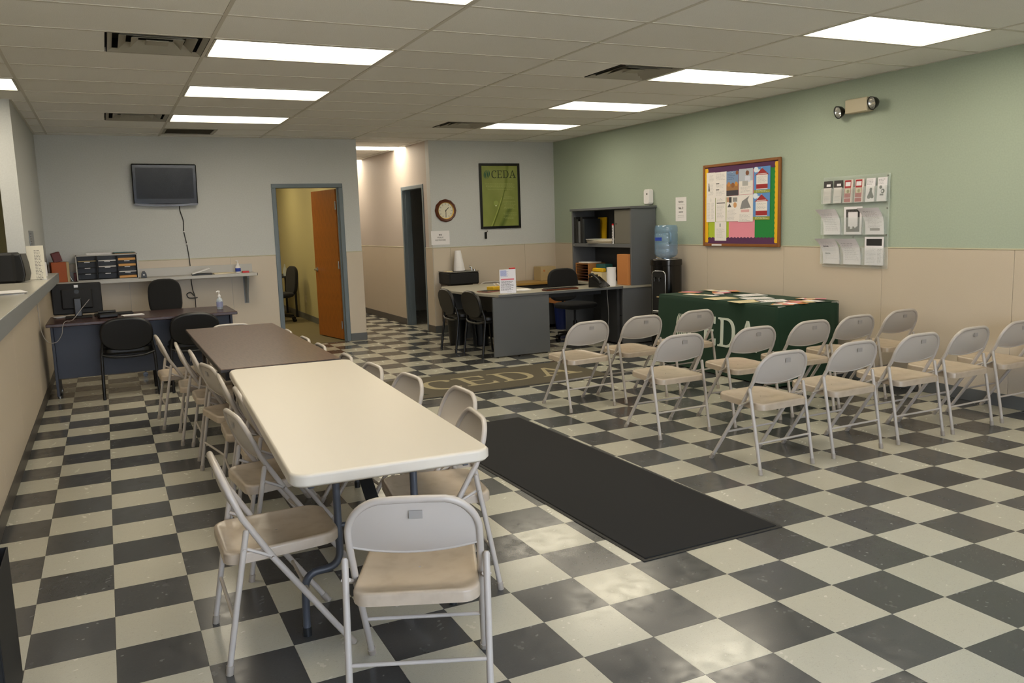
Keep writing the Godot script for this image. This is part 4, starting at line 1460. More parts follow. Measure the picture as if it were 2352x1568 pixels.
func make_poster() -> void:
	var W := 0.66
	var Hh := 0.955
	var t := thing("framed_poster", "tall green poster in a thin black frame beside the clock", "poster", Vector3(5.459, 1.967, BZ + 0.004))
	var f := 0.036
	part("frame", boxes([[Vector3(-W / 2, -Hh / 2, 0), Vector3(-W / 2 + f, Hh / 2, 0.022)], [Vector3(W / 2 - f, -Hh / 2, 0), Vector3(W / 2, Hh / 2, 0.022)], [Vector3(-W / 2 + f, -Hh / 2, 0), Vector3(W / 2 - f, -Hh / 2 + f, 0.022)], [Vector3(-W / 2 + f, Hh / 2 - f, 0), Vector3(W / 2 - f, Hh / 2, 0.022)]], 0.003), M.black_plastic, t)
	# the print: out-of-focus grass with one stalk and a drop of water
	var w := 256
	var h := 384
	var im := Image.create(w, h, false, Image.FORMAT_RGB8)
	var ns := noise(0.008, 3, 4)
	for y in h:
		for x in w:
			var v := ns.get_noise_2d(x * 0.7, y * 0.4) * 0.5 + 0.5
			var c := Color(0.45, 0.49, 0.22).lerp(Color(0.57, 0.60, 0.33), v)
			var sx := 0.62 * w - (y - 120) * 0.34 + 14.0 * sin(y * 0.008)
			var d := absf(x - sx)
			var wd := 4.0 + 5.0 * clampf((y - 100) / 280.0, 0.0, 1.0)
			if y > 130 and d < wd: c = c.lerp(Color(0.26, 0.31, 0.05), 0.8 * (1.0 - d / wd))
			if y > 200 and x < sx and d < wd + 4.0 and d > wd - 3.0: c = c.lerp(Color(0.72, 0.76, 0.42), 0.55)
			var e := absf(x - (0.78 * w - (y - 260) * 0.55))
			if y > 270 and e < 26.0: c = c.lerp(Color(0.20, 0.27, 0.07), 0.6 * (1.0 - e / 26.0))
			var g2 := absf(x - (0.70 * w - (y - 40) * 0.12))
			if y < 160 and g2 < 16.0: c = c.lerp(Color(0.33, 0.38, 0.10), 0.5 * (1.0 - g2 / 16.0))
			var dr := Vector2(x - 96, y - 236).length()
			if dr < 17.0: c = c.lerp(Color(0.62, 0.68, 0.36), 0.55)
			if Vector2(x - 96, y - 252).length() < 4.0: c = Color(0.92, 0.95, 0.85)
			im.set_pixel(x, y, c)
	var rg := RandomNumberGenerator.new()
	rg.seed = 8
	for blk in [[24, 112, 210, 5, 9], [150, 196, 80, 2, 9], [146, 228, 92, 6, 9], [146, 300, 96, 5, 9]]:
		for k in blk[3]:
			var x: int = blk[0] + int(rg.randi() % 18)
			var e: int = blk[0] + blk[2] - int(rg.randi() % 22)
			while x < e:
				var l := 4 + int(rg.randi() % 12)
				im.fill_rect(Rect2i(x, blk[1] + k * blk[4], mini(l, e - x), 2), Color(0.66, 0.69, 0.44))
				x += l + 3
	var pm := print_mat("poster_print", ImageTexture.create_from_image(im), 0.3)
	var s := sheet_mesh(W - 2 * f + 0.006, Hh - 2 * f + 0.006, 0.004)
	var pr := part("print", s, pm, t)
	pr.position.z = 0.010
	words("title", "CEDA", 0.110, mat("poster_ink", Color(0.16, 0.20, 0.09), 0.5), pr, Transform3D(Basis(), Vector3(0.063, 0.318, 0.0008)), true, 0.001)
	var gl := MB.new()
	for k in 4:
		var a := -0.9 + k * 0.55
		var p := []
		for i in 9:
			var v := i / 8.0 * 2.0 - 1.0
			p.append(Vector3(-0.205 + sin(a) * 0.055 * sqrt(1.0 - 0.85 * v * v) + v * 0.012, 0.318 + v * 0.062, 0.001))
		gl.tube(p, [0.001, 0.004, 0.007, 0.009, 0.010, 0.009, 0.007, 0.004, 0.001], 6)
	var em := part("emblem", gl, mat("poster_teal", Color(0.10, 0.33, 0.24), 0.5), pr)
	em.scale.z = 0.3
	var k := thing("wall_hook_device", "small black device hanging on the wall below the green poster", "device", Vector3(5.20, 1.395, BZ + 0.012))
	part("body", sbox(Vector3(-0.018, -0.05, -0.004), Vector3(0.018, 0.05, 0.018), 0.006), M.black_plastic, k)
	part("wire", stick(spline([Vector3(0.01, 0.048, 0.0), Vector3(0.03, 0.052, 0.0), Vector3(0.035, 0.07, 0.0)], 4), 0.004, 6), M.black_plastic, k)


func make_signs() -> void:
	var s := thing("wall_sign", "white paper sign in black capitals on the wall under the clock", "sign", Vector3(4.485, 1.385, BZ + 0.003))
	part("paper", sbox(Vector3(-0.142, -0.100, 0), Vector3(0.142, 0.100, 0.0015)), M.paper, s)
	words("line", "NO", 0.024, M.ink, s, Transform3D(Basis(), Vector3(0, 0.042, 0.002)), false, 0.0008, 700)
	words("line", "PUBLIC", 0.020, M.ink_grey, s, Transform3D(Basis(), Vector3(0, 0.004, 0.002)), false, 0.0008, 700)
	words("line", "RESTROOMS", 0.020, M.ink_grey, s, Transform3D(Basis(), Vector3(0, -0.034, 0.002)), false, 0.0008, 700)
	var turn := Basis(Vector3.UP, -PI / 2)
	var n := thing("wall_sign", "small white notice on the green wall above the water cooler", "sign", Vector3(RX - 0.002, 1.665, -4.90), -90.0)
	part("paper", sbox(Vector3(-0.105, -0.143, 0), Vector3(0.105, 0.143, 0.0015)), M.paper, n)
	words("line", "Notice", 0.022, M.ink_grey, n, Transform3D(Basis(), Vector3(0, 0.088, 0.002)), false, 0.0008, 700)
	words("line", "No. 2", 0.026, M.ink, n, Transform3D(Basis(), Vector3(0, 0.012, 0.002)), false, 0.0008, 700)
	words("line", "water", 0.022, M.ink_grey, n, Transform3D(Basis(), Vector3(0, -0.032, 0.002)), false, 0.0008, 700)
	part("rules", boxes([[Vector3(-0.07, 0.052, 0.0015), Vector3(0.07, 0.054, 0.002)], [Vector3(-0.06, -0.072, 0.0015), Vector3(0.06, -0.074, 0.002)], [Vector3(-0.06, -0.092, 0.0015), Vector3(0.06, -0.094, 0.002)]]), M.ink_grey, n)
	# shiny card on the wall behind the counter
	var c := thing("wall_card", "glossy silver card with printed lines on the wall behind the counter", "card", Vector3(LX + 0.002, 1.55, -6.05), 90.0)
	part("card", sbox(Vector3(-0.27, -0.085, 0), Vector3(0.27, 0.085, 0.004), 0.001), M.silver_trim, c)
	var ln := MB.new()
	for k in 5: ln.bb(Vector3(-0.22, 0.05 - k * 0.024, 0.004), Vector3(-0.02 - (k % 2) * 0.04, 0.058 - k * 0.024, 0.0048))
	part("lines", ln, M.ink_grey, c)


func make_board() -> void:
	# cork board, 4 x 3 feet, on the right wall: x runs along +z of the room when turned by -90
	var W := 1.225
	var Hh := 0.915
	var b := thing("bulletin_board", "framed bulletin board with purple and yellow scalloped borders on the green wall", "bulletin board", Vector3(RX - 0.013, 1.688, -3.832), -90.0)
	var f := 0.030
	part("frame", boxes([[Vector3(-W / 2, -Hh / 2, 0), Vector3(-W / 2 + f, Hh / 2, 0.026)], [Vector3(W / 2 - f, -Hh / 2, 0), Vector3(W / 2, Hh / 2, 0.026)], [Vector3(-W / 2 + f, -Hh / 2, 0), Vector3(W / 2 - f, -Hh / 2 + f, 0.026)], [Vector3(-W / 2 + f, Hh / 2 - f, 0), Vector3(W / 2 - f, Hh / 2, 0.026)]], 0.004), M.cork_frame, b)
	part("backing", sbox(Vector3(-W / 2 + f, -Hh / 2 + f, 0.001), Vector3(W / 2 - f, Hh / 2 - f, 0.010)), M.kraft, b)
	# coloured paper backgrounds
	var iw := W - 2 * f
	var ih := Hh - 2 * f
	var x0 := -iw / 2
	for q in [["lime_paper", 0.0, 0.345, Color(0.66, 0.74, 0.18)], ["pink_paper", 0.345, 0.700, Color(0.88, 0.55, 0.62)], ["green_paper", 0.700, 1.0, Color(0.10, 0.50, 0.22)]]:
		part(q[0], sbox(Vector3(x0 + q[1] * iw, -ih / 2, 0.010), Vector3(x0 + q[2] * iw, ih / 2, 0.0108)), mat(q[0], q[3], 0.8), b)
	# scalloped borders
	var purple := mat("border_purple", Color(0.33, 0.17, 0.32), 0.8)
	var yellow := mat("border_yellow", Color(0.90, 0.70, 0.06), 0.7)
	for e in [-1, 1]:
		var p := PackedVector2Array()
		p.append(Vector2(-iw / 2, ih / 2))
		p.append(Vector2(iw / 2, ih / 2))
		var n := 22
		for k in n * 6 + 1:
			var u := 1.0 - k / float(n * 6)
			p.append(Vector2(x0 + u * iw, ih / 2 - 0.062 - 0.010 * absf(sin(u * n * PI))))
		var mb := MB.new()
		mb.X = Transform3D(Basis(Vector3(1, 0, 0), PI / 2) if e == -1 else Basis(Vector3(1, 0, 0), -PI / 2), Vector3(0, 0, 0.0))
		# the plate lies in x, z: tip it upright
		mb.X = Transform3D(Basis(Vector3(1, 0, 0), Vector3(0, 0, 1), Vector3(0, e, 0)), Vector3())
		mb.plate(p, 0.0125, 0.0132)
		part("scalloped_border", mb, purple, b)
	for e in [-1, 1]:
		var p := PackedVector2Array()
		p.append(Vector2(-ih / 2 + 0.01, iw / 2))
		p.append(Vector2(ih / 2 - 0.01, iw / 2))
		var n := 16
		for k in n * 6 + 1:
			var u := 1.0 - k / float(n * 6)
			p.append(Vector2(-ih / 2 + 0.01 + u * (ih - 0.02), iw / 2 - 0.046 - 0.008 * absf(sin(u * n * PI))))
		var mb := MB.new()
		mb.X = Transform3D(Basis(Vector3(0, 1, 0), Vector3(0, 0, 1), Vector3(e, 0, 0)), Vector3())
		mb.plate(p, 0.0135, 0.0142)
		part("scalloped_border", mb, yellow, b)
	# pinned sheets: each a thing of its own
	var dk := Color(0.25, 0.25, 0.26)
	var md := Color(0.66, 0.66, 0.67)
	var wh := Color(0.90, 0.88, 0.87)
	var red := Color(0.62, 0.16, 0.17)
	var house := [["r", 0, 0, 64, 84, Color(0.36, 0.56, 0.80)], ["c", 8, 8, 9, Color(0.85, 0.9, 0.95)], ["c", 20, 14, 6, Color(0.85, 0.9, 0.95)], ["r", 0, 74, 64, 10, Color(0.56, 0.60, 0.22)], ["p", [Vector2(32, 4), Vector2(58, 26), Vector2(6, 26)], red], ["r", 10, 26, 44, 46, wh], ["r", 10, 56, 44, 14, red], ["t", 14, 33, 38, 5, 4, md, 2], ["r", 14, 22, 36, 2, wh], ["t", 8, 76, 50, 2, 4, wh, 4]]
	var list := [
		["letter", "typed white letter with a black bookmark picture pinned at the top of the board", 0.155, 0.625, 0.30, [["t", 22, 10, 34, 6, 4, md, 1], ["p", [Vector2(16, 36), Vector2(20, 36), Vector2(24, 62), Vector2(13, 62)], dk], ["t", 26, 38, 30, 10, 4, md, 2], ["t", 10, 74, 46, 1, 4, md, 3]], wh],
		["letter", "typed white page with two short dark headings pinned on lime paper", 0.275, 0.640, 0.30, [["t", 6, 8, 50, 5, 4, md, 5], ["r", 6, 36, 18, 3, dk], ["r", 6, 56, 18, 3, dk], ["t", 6, 42, 50, 3, 4, md, 6], ["t", 6, 62, 50, 4, 4, md, 7]], wh],
		["photo_flyer", "flyer with a crowd photograph under a blue sky", 0.415, 0.640, 0.29, [["r", 0, 0, 64, 48, Color(0.48, 0.58, 0.72)], ["r", 0, 44, 64, 22, Color(0.62, 0.45, 0.28)], ["c", 12, 44, 8, Color(0.75, 0.52, 0.28)], ["c", 34, 48, 9, Color(0.55, 0.36, 0.22)], ["c", 52, 44, 8, Color(0.80, 0.55, 0.25)], ["c", 56, 6, 7, Color(0.55, 0.34, 0.2)], ["r", 0, 66, 64, 18, Color(0.26, 0.24, 0.27)], ["t", 6, 8, 40, 4, 6, Color(0.34, 0.42, 0.55), 3]], Color(0.5, 0.55, 0.65)],
		["photo_flyer", "pale flyer with a person in a white shirt beside the crowd photograph flyer", 0.560, 0.640, 0.30, [["r", 0, 0, 64, 40, Color(0.72, 0.75, 0.80)], ["c", 38, 14, 8, Color(0.50, 0.33, 0.24)], ["r", 28, 24, 24, 20, Color(0.82, 0.84, 0.90)], ["r", 16, 40, 26, 16, Color(0.68, 0.68, 0.68)], ["t", 8, 60, 46, 5, 4, md, 8]], wh],
		["house_flyer", "blue flyer with a red house drawing, the upper of two alike", 0.755, 0.655, 0.29, house, wh],
		["letter", "long faint typed list pinned below the bookmark letter", 0.150, 0.325, 0.29, [["t", 26, 8, 12, 2, 4, md, 9], ["t", 8, 20, 20, 14, 4, md, 10], ["t", 36, 20, 18, 14, 4, md, 11]], wh],
		["letter", "typed white page with one heavy black rule pinned on the board", 0.275, 0.325, 0.30, [["t", 8, 8, 46, 2, 4, md, 12], ["r", 6, 18, 52, 3, dk], ["t", 8, 26, 44, 12, 4, md, 13]], wh],
		["photo_flyer", "white flyer with four small silhouette pictures", 0.415, 0.340, 0.31, [["r", 2, 4, 20, 16, Color(0.72, 0.55, 0.45)], ["r", 14, 4, 14, 18, dk], ["r", 34, 6, 24, 14, Color(0.55, 0.55, 0.55)], ["p", [Vector2(6, 36), Vector2(16, 24), Vector2(26, 36)], dk], ["c", 46, 30, 9, Color(0.80, 0.60, 0.42)], ["t", 4, 46, 54, 9, 4, md, 14]], wh],
		["photo_flyer", "white flyer with a grey sail-shaped picture", 0.555, 0.325, 0.31, [["p", [Vector2(8, 44), Vector2(16, 20), Vector2(48, 4), Vector2(40, 16), Vector2(54, 40)], Color(0.52, 0.52, 0.53)], ["r", 12, 46, 36, 8, Color(0.84, 0.66, 0.66)], ["t", 6, 60, 50, 6, 4, md, 15]], wh],
		["house_flyer", "blue flyer with a red house drawing, the lower of two alike", 0.755, 0.315, 0.29, house, wh],
		["letter", "white typed page pinned low on the board between lime and pink paper", 0.272, 0.085, 0.24, [["r", 26, 8, 8, 14, md], ["t", 10, 30, 44, 11, 4, md, 16]], wh]]
	# middle across, middle up, width, height within the board
	var at := [[-0.4857, 0.231, 0.1455, 0.2771], [-0.3143, 0.2245, 0.1975, 0.2833], [-0.1182, 0.2305, 0.1947, 0.2625], [0.0947, 0.2396, 0.2201, 0.2717], [0.3424, 0.2437, 0.2452, 0.2727], [-0.4806, -0.0462, 0.1556, 0.2769], [-0.3119, -0.0481, 0.1716, 0.2695], [-0.1182, -0.0432, 0.1947, 0.2775], [0.0949, -0.045, 0.2314, 0.2901], [0.3359, -0.0325, 0.2508, 0.2801], [-0.3143, -0.2905, 0.1975, 0.2106]]
	for n in list.size():
		var e: Array = list[n]
		var q: Array = at[n]
		var o := thing(e[0], e[1], "paper", Vector3(RX - 0.0275 - n % 3 * 0.0012, 1.688 + q[1], -3.832 + q[0]), -90.0, "papers pinned to the bulletin board")
		var sm := sheet_mesh(q[2], q[3], 0.0008)
		part("sheet", sm, print_mat("board_print_%d" % n, print_tex(64, 84, e[6], e[5])), o)
		part("pin", stick([Vector3(0, q[3] / 2 - 0.015, 0), Vector3(0, q[3] / 2 - 0.015, 0.006)], 0.004, 8), M.paper, o)
	var tape := thing("label_strip", "blank white label strip on the lower frame of the bulletin board", "label", Vector3(RX - 0.0395, 1.246, -4.20), -90.0)
	part("strip", sbox(Vector3(-0.085, -0.009, 0), Vector3(0.085, 0.009, 0.001)), M.paper, tape)


func make_rack() -> void:
	# clear wall rack: a back sheet with pockets; the leaflets in it are things of their own
	var r := thing("leaflet_rack", "clear acrylic wall rack with three rows of pockets", "rack", Vector3(RX - 0.014, 1.475, -2.285), -90.0)
	part("back_sheet", sbox(Vector3(-0.375, -0.425, 0.0), Vector3(0.385, 0.425, 0.003), 0.001), M.acrylic, r)
	var px := []
	for k in 6: px.append([-0.312 + k * 0.125, 0.175, 0.115, 0.14])
	for row in 2:
		for k in 3: px.append([-0.25 + k * 0.247, -0.118 - row * 0.277, 0.235, 0.16])
	for q in px:
		var b := MB.new()
		b.bb(Vector3(q[0] - q[2] / 2, q[1], 0.035), Vector3(q[0] + q[2] / 2, q[1] + q[3], 0.0375))
		b.bb(Vector3(q[0] - q[2] / 2, q[1] - 0.002, 0.003), Vector3(q[0] + q[2] / 2, q[1], 0.0375))
		b.bb(Vector3(q[0] - q[2] / 2, q[1], 0.003), Vector3(q[0] - q[2] / 2 + 0.002, q[1] + q[3], 0.035))
		b.bb(Vector3(q[0] + q[2] / 2 - 0.002, q[1], 0.003), Vector3(q[0] + q[2] / 2, q[1] + q[3], 0.035))
		part("pocket", b, M.acrylic, r)
	for q in [Vector3(-0.34, 0.115, 0.004), Vector3(0.37, 0.40, 0.004), Vector3(0.37, 0.115, 0.004), Vector3(0.37, -0.12, 0.004), Vector3(0.0, -0.14, 0.004), Vector3(0.13, 0.118, 0.004)]:
		part("screw", stick([q, q + Vector3(0, 0, 0.006)], 0.007, 8), M.chrome, r)
	var dk := Color(0.16, 0.16, 0.17)
	var md := Color(0.62, 0.62, 0.64)
	var wh := Color(0.88, 0.87, 0.89)
	var red := Color(0.62, 0.10, 0.12)
	var grad := [["r", 0, 0, 40, 84, Color(0.80, 0.78, 0.77)], ["r", 0, 0, 40, 26, Color(0.24, 0.23, 0.23)], ["r", 14, 12, 20, 9, wh], ["t", 6, 58, 28, 4, 5, md, 2]]
	var redp := [["r", 0, 0, 40, 84, Color(0.84, 0.80, 0.78)], ["r", 2, 2, 30, 80, red], ["r", 5, 8, 24, 16, wh], ["r", 4, 32, 26, 18, Color(0.78, 0.74, 0.60)], ["c", 18, 42, 6, Color(0.55, 0.50, 0.25)], ["r", 2, 66, 30, 2, wh]]
	var bik := [["t", 4, 6, 30, 4, 5, md, 3], ["c", 22, 40, 6, dk], ["p", [Vector2(10, 60), Vector2(22, 36), Vector2(34, 62), Vector2(20, 72)], dk], ["c", 14, 66, 7, Color(0.3, 0.3, 0.31)], ["c", 30, 66, 6, dk]]
	var phn := [["t", 4, 6, 30, 4, 5, md, 5], ["c", 14, 34, 6, dk], ["c", 24, 48, 8, dk], ["c", 22, 48, 4, wh], ["r", 12, 58, 16, 6, Color(0.35, 0.35, 0.36)]]
	var six := [[grad, "narrow leaflet fading from charcoal to white, end of the rack's top row"], [grad, "narrow leaflet fading from charcoal to white, next to the red leaflets"], [redp, "narrow red leaflet with a food picture, beside the charcoal leaflets"], [redp, "narrow red leaflet with a food picture, beside the cycling leaflet"], [bik, "narrow white leaflet with a black cycling figure"], [phn, "narrow white leaflet with a black ring drawing"]]
	for k in 6:
		var e: Array = six[k]
		var o := thing("leaflet", e[1], "leaflet", Vector3(RX - 0.030, 1.475 + 0.283, -2.285 - 0.312 + k * 0.125), -90.0, "leaflets in the acrylic rack")
		o.rotation.x = -0.06
		part("sheet", sheet_mesh(0.098, 0.210, 0.008), print_mat("leaflet_print_%d" % k, print_tex(40, 84, wh, e[0])), o)
	# larger sheets: some curl forward at the top
	var page := [["t", 8, 14, 48, 10, 6, Color(0.72, 0.71, 0.74), 5]]
	var frm := [["r", 8, 8, 48, 68, dk], ["r", 15, 16, 34, 44, wh], ["c", 26, 62, 5, wh], ["c", 40, 60, 4, wh], ["t", 10, 10, 44, 16, 4, Color(0.55, 0.53, 0.5), 9], ["r", 16, 17, 32, 42, wh]]
	var act := [["t", 10, 10, 48, 14, 4, Color(0.55, 0.54, 0.56), 7], ["r", 16, 64, 34, 8, Color(0.5, 0.49, 0.5)]]
	var bars := [["r", 10, 24, 20, 3, dk], ["r", 10, 48, 20, 3, dk], ["t", 10, 10, 46, 15, 4, Color(0.70, 0.69, 0.71), 4]]
	var pho := [["r", 6, 6, 52, 20, Color(0.13, 0.13, 0.14)], ["t", 6, 32, 34, 12, 4, Color(0.7, 0.7, 0.72), 3], ["t", 44, 36, 14, 11, 4, Color(0.55, 0.55, 0.56), 3]]
	var six2 := [
		[page, 0.0, true, "blank white page curling out of the middle row of the rack"],
		[frm, 0.01, false, "white booklet with a black patterned border in the rack"],
		[act, 0.02, true, "grey printed sheet curling forward beside the bordered booklet"],
		[bars, 0.03, true, "curling white form with two dark bars in the rack's bottom row"],
		[page, 0.04, true, "curling white page in the middle of the rack's bottom row"],
		[pho, 0.05, false, "white sheet with a dark photograph strip in the rack's bottom row"]]
	for k in 6:
		var e: Array = six2[k]
		var row := k / 3
		var col := k % 3
		var o := thing("leaflet", e[3], "leaflet", Vector3(RX - 0.030, 1.475 - 0.116 - row * 0.277, -2.285 - 0.25 + col * 0.247), -90.0, "leaflets in the acrylic rack")
		var g := []
		var n := 9
		var ph := 0.255
		var pw := 0.205
		for i in n:
			var v := i / float(n - 1)
			var curl: float = 0.075 * pow(maxf(0.0, v - 0.35) / 0.65, 2.2) if e[2] else 0.012 * v
			var y: float = v * ph * (0.93 if e[2] else 1.0)
			var rowp := []
			for j in 5:
				var u := j / 4.0 - 0.5
				rowp.append(Vector3(u * pw - (0.03 * v * v if e[2] else -0.008 * v), y, -0.004 + curl * (1.15 - 0.5 * (u + 0.5))))
			g.append(rowp)
		var b := MB.new()
		# a sheet with print: uv by hand
		for i in n - 1:
			for j in 4:
				var nn: Vector3 = (g[i][j + 1] - g[i][j]).cross(g[i + 1][j] - g[i][j]).normalized()
				var uv := func(a: int, c: int) -> Vector2: return Vector2(c / 4.0, 1.0 - a / float(n - 1))
				b.tri(g[i][j], g[i][j + 1], g[i + 1][j + 1], nn, nn, nn, uv.call(i, j), uv.call(i, j + 1), uv.call(i + 1, j + 1))
				b.tri(g[i][j], g[i + 1][j + 1], g[i + 1][j], nn, nn, nn, uv.call(i, j), uv.call(i + 1, j + 1), uv.call(i + 1, j))
				var of := nn * -0.004
				b.quad(g[i][j] + of, g[i][j + 1] + of, g[i + 1][j + 1] + of, g[i + 1][j] + of, -nn)
		part("sheet", b, print_mat("page_print_%d" % k, print_tex(64, 84, wh, e[0])), o)


func make_emergency_light() -> void:
	var e := thing("emergency_light", "cream emergency light box with two round lamp heads high on the wall", "emergency light", Vector3(RX - 0.001, 2.515, -2.235), -90.0)
	part("housing", sbox(Vector3(-0.125, -0.062, 0.0), Vector3(0.125, 0.062, 0.085), 0.006), M.cream_plastic, e)
	for s in [-1, 1]:
		var p := Vector3(0.19 * s, -0.012 - (0.02 if s < 0 else -0.012), 0.075)
		part("arm", stick([Vector3(0.12 * s, -0.01, 0.05), p - Vector3(0, 0, 0.02)], 0.009, 8), M.cream_plastic, e)
		var hd := MB.new()
		var dir := Vector3(-0.25, -0.25, 1.0).normalized()
		var bs := Basis.looking_at(-dir, Vector3.UP) * Basis(Vector3(1, 0, 0), PI / 2)
		hd.X = Transform3D(bs, p)
		hd.lathe([Vector2(0.0, -0.045), Vector2(0.022, -0.042), Vector2(0.045, -0.018), Vector2(0.058, 0.014), Vector2(0.060, 0.024), Vector2(0.055, 0.026), Vector2(0.052, 0.018)], 24)
		var head := part("lamp_head", hd, M.black_plastic, e)
		var rf := MB.new()
		rf.X = hd.X
		rf.lathe([Vector2(0.052, 0.018), Vector2(0.040, -0.006), Vector2(0.022, -0.020), Vector2(0.0, -0.026)], 24)
		part("reflector", rf, M.chrome, head)
		var ln := MB.new()
		ln.X = hd.X
		ln.lathe([Vector2(0.054, 0.020), Vector2(0.038, 0.027), Vector2(0.0, 0.030)], 24)
		part("lens", ln, M.acrylic, head)


func make_fountain() -> void:
	var d := thing("drinking_fountain", "wall-hung drinking fountain with a black apron and steel basin", "drinking fountain", Vector3(4.655, 0, BZ + 0.008))
	part("lower_body", sbox(Vector3(-0.20, 0.16, 0.0), Vector3(0.20, 0.72, 0.27), 0.008), M.taupe_metal, d)
	part("apron", sbox(Vector3(-0.225, 0.72, 0.0), Vector3(0.225, 0.893, 0.445), 0.016), M.black_matte, d)
	var b := MB.new()
	b.bb(Vector3(-0.228, 0.893, 0.0), Vector3(0.228, 0.905, 0.06), 0.002)
	b.bb(Vector3(-0.228, 0.893, 0.40), Vector3(0.228, 0.905, 0.448), 0.002)
	b.bb(Vector3(-0.228, 0.893, 0.06), Vector3(-0.19, 0.905, 0.40), 0.002)
	b.bb(Vector3(0.12, 0.893, 0.06), Vector3(0.228, 0.905, 0.40), 0.002)
	b.bb(Vector3(-0.19, 0.893, 0.06), Vector3(0.12, 0.896, 0.40))
	part("basin", b, M.steel_bare, d)
	part("spout", stick(fillet([Vector3(0.16, 0.905, 0.33), Vector3(0.16, 0.955, 0.33), Vector3(0.13, 0.965, 0.31)], 0.02), 0.013, 10), M.chrome, d)
	part("push_button", stick([Vector3(0.19, 0.905, 0.36), Vector3(0.19, 0.93, 0.36)], 0.018, 10), M.chrome, d)
	var c := thing("paper_cone", "tall white paper cone standing on the drinking fountain", "paper roll", Vector3(4.70, 0.905, BZ + 0.15))
	var k := MB.new()
	k.X = Transform3D(Basis(Vector3(0, 0, 1), 0.05), Vector3())
	k.lathe([Vector2(0.0, 0.0), Vector2(0.085, 0.0), Vector2(0.045, 0.285), Vector2(0.04, 0.29), Vector2(0.0, 0.29)], 24)
	part("roll", k, M.paper, c)
	var p := thing("paper_scrap", "crumpled cream paper lying on the fountain basin", "paper", Vector3(4.50, 0.8975, BZ + 0.22))
	part("sheet", sbox(Vector3(-0.05, 0.0, -0.06), Vector3(0.05, 0.012, 0.06), 0.004), M.paper_cream, p)


func make_cooler() -> void:
	var c := thing("water_cooler", "tall rounded black water cooler standing against the wall by the hutch", "water cooler", Vector3(6.165, 0, -4.905), -72.0)
	var b := MB.new()
	b.plate(rrect(0.33, 0.31, 0.11, 8), 0.0, 1.03, 0.006)
	b.plate(rrect(0.345, 0.33, 0.12, 8), 1.0, 1.075, 0.008)
	part("body", b, M.black_gloss, c)
	part("collar", _ring(0.165, 0.150, 1.0755, 1.083), M.chrome, c)
	var pn := MB.new()
	var loop := fillet([Vector3(-0.095, 0.40, 0.156), Vector3(-0.095, 0.94, 0.156), Vector3(0.095, 0.94, 0.156), Vector3(0.095, 0.40, 0.156)], 0.05)
	pn.tube(loop, 0.006, 8)
	part("niche_trim", pn, M.chrome, c)
	part("niche", sbox(Vector3(-0.088, 0.42, 0.1505), Vector3(0.088, 0.935, 0.1565)), M.black_matte, c)
	for x in [-0.035, 0.035]:
		part("tap", stick(fillet([Vector3(x, 0.86, 0.164), Vector3(x, 0.86, 0.195), Vector3(x, 0.82, 0.197)], 0.015), 0.010, 8), M.black_gloss, c)
	part("badge", sbox(Vector3(-0.03, 0.625, 0.1566), Vector3(0.03, 0.64, 0.158)), M.tan_box, c)
	part("drip_tray", sbox(Vector3(-0.06, 0.44, 0.166), Vector3(0.06, 0.47, 0.20), 0.004), M.steel_bare, c)
	var w := thing("water_bottle", "large translucent blue water bottle upended on the black cooler", "water bottle", Vector3(6.165, 1.084, -4.905), -72.0)
	var bt := MB.new()
	bt.lathe([Vector2(0.03, -0.02), Vector2(0.045, 0.0), Vector2(0.115, 0.025), Vector2(0.137, 0.06), Vector2(0.138, 0.10), Vector2(0.133, 0.115), Vector2(0.138, 0.13), Vector2(0.138, 0.18), Vector2(0.133, 0.195), Vector2(0.138, 0.21), Vector2(0.138, 0.29), Vector2(0.132, 0.305), Vector2(0.138, 0.32), Vector2(0.137, 0.37), Vector2(0.122, 0.395), Vector2(0.06, 0.402), Vector2(0.0, 0.402)], 32)
	part("bottle", bt, M.bottle_blue, w)
	part("handle", stick(fillet([Vector3(0.115, 0.19, 0.09), Vector3(0.15, 0.20, 0.115), Vector3(0.15, 0.30, 0.115), Vector3(0.115, 0.31, 0.09)], 0.03), 0.014, 8), M.bottle_blue, w)
	var lb := MB.new()
	for k in 6:
		var a0 := -0.6 + k * 0.14
		var a1 := a0 + 0.14
		lb.quad(Vector3(sin(a0) * 0.1395, 0.215, cos(a0) * 0.1395), Vector3(sin(a1) * 0.1395, 0.215, cos(a1) * 0.1395), Vector3(sin(a1) * 0.1395, 0.255, cos(a1) * 0.1395), Vector3(sin(a0) * 0.1395, 0.255, cos(a0) * 0.1395), Vector3(sin(a0 + 0.07), 0, cos(a0 + 0.07)))
	part("label", lb, M.ink_blue, w, "dark blue label band")


func _ring(ro: float, ri: float, y0: float, y1: float) -> MB:
	var b := MB.new()
	b.lathe([Vector2(ri, y0), Vector2(ro, y0), Vector2(ro, y1), Vector2(ri, y1), Vector2(ri, y0)], 32)
	return b


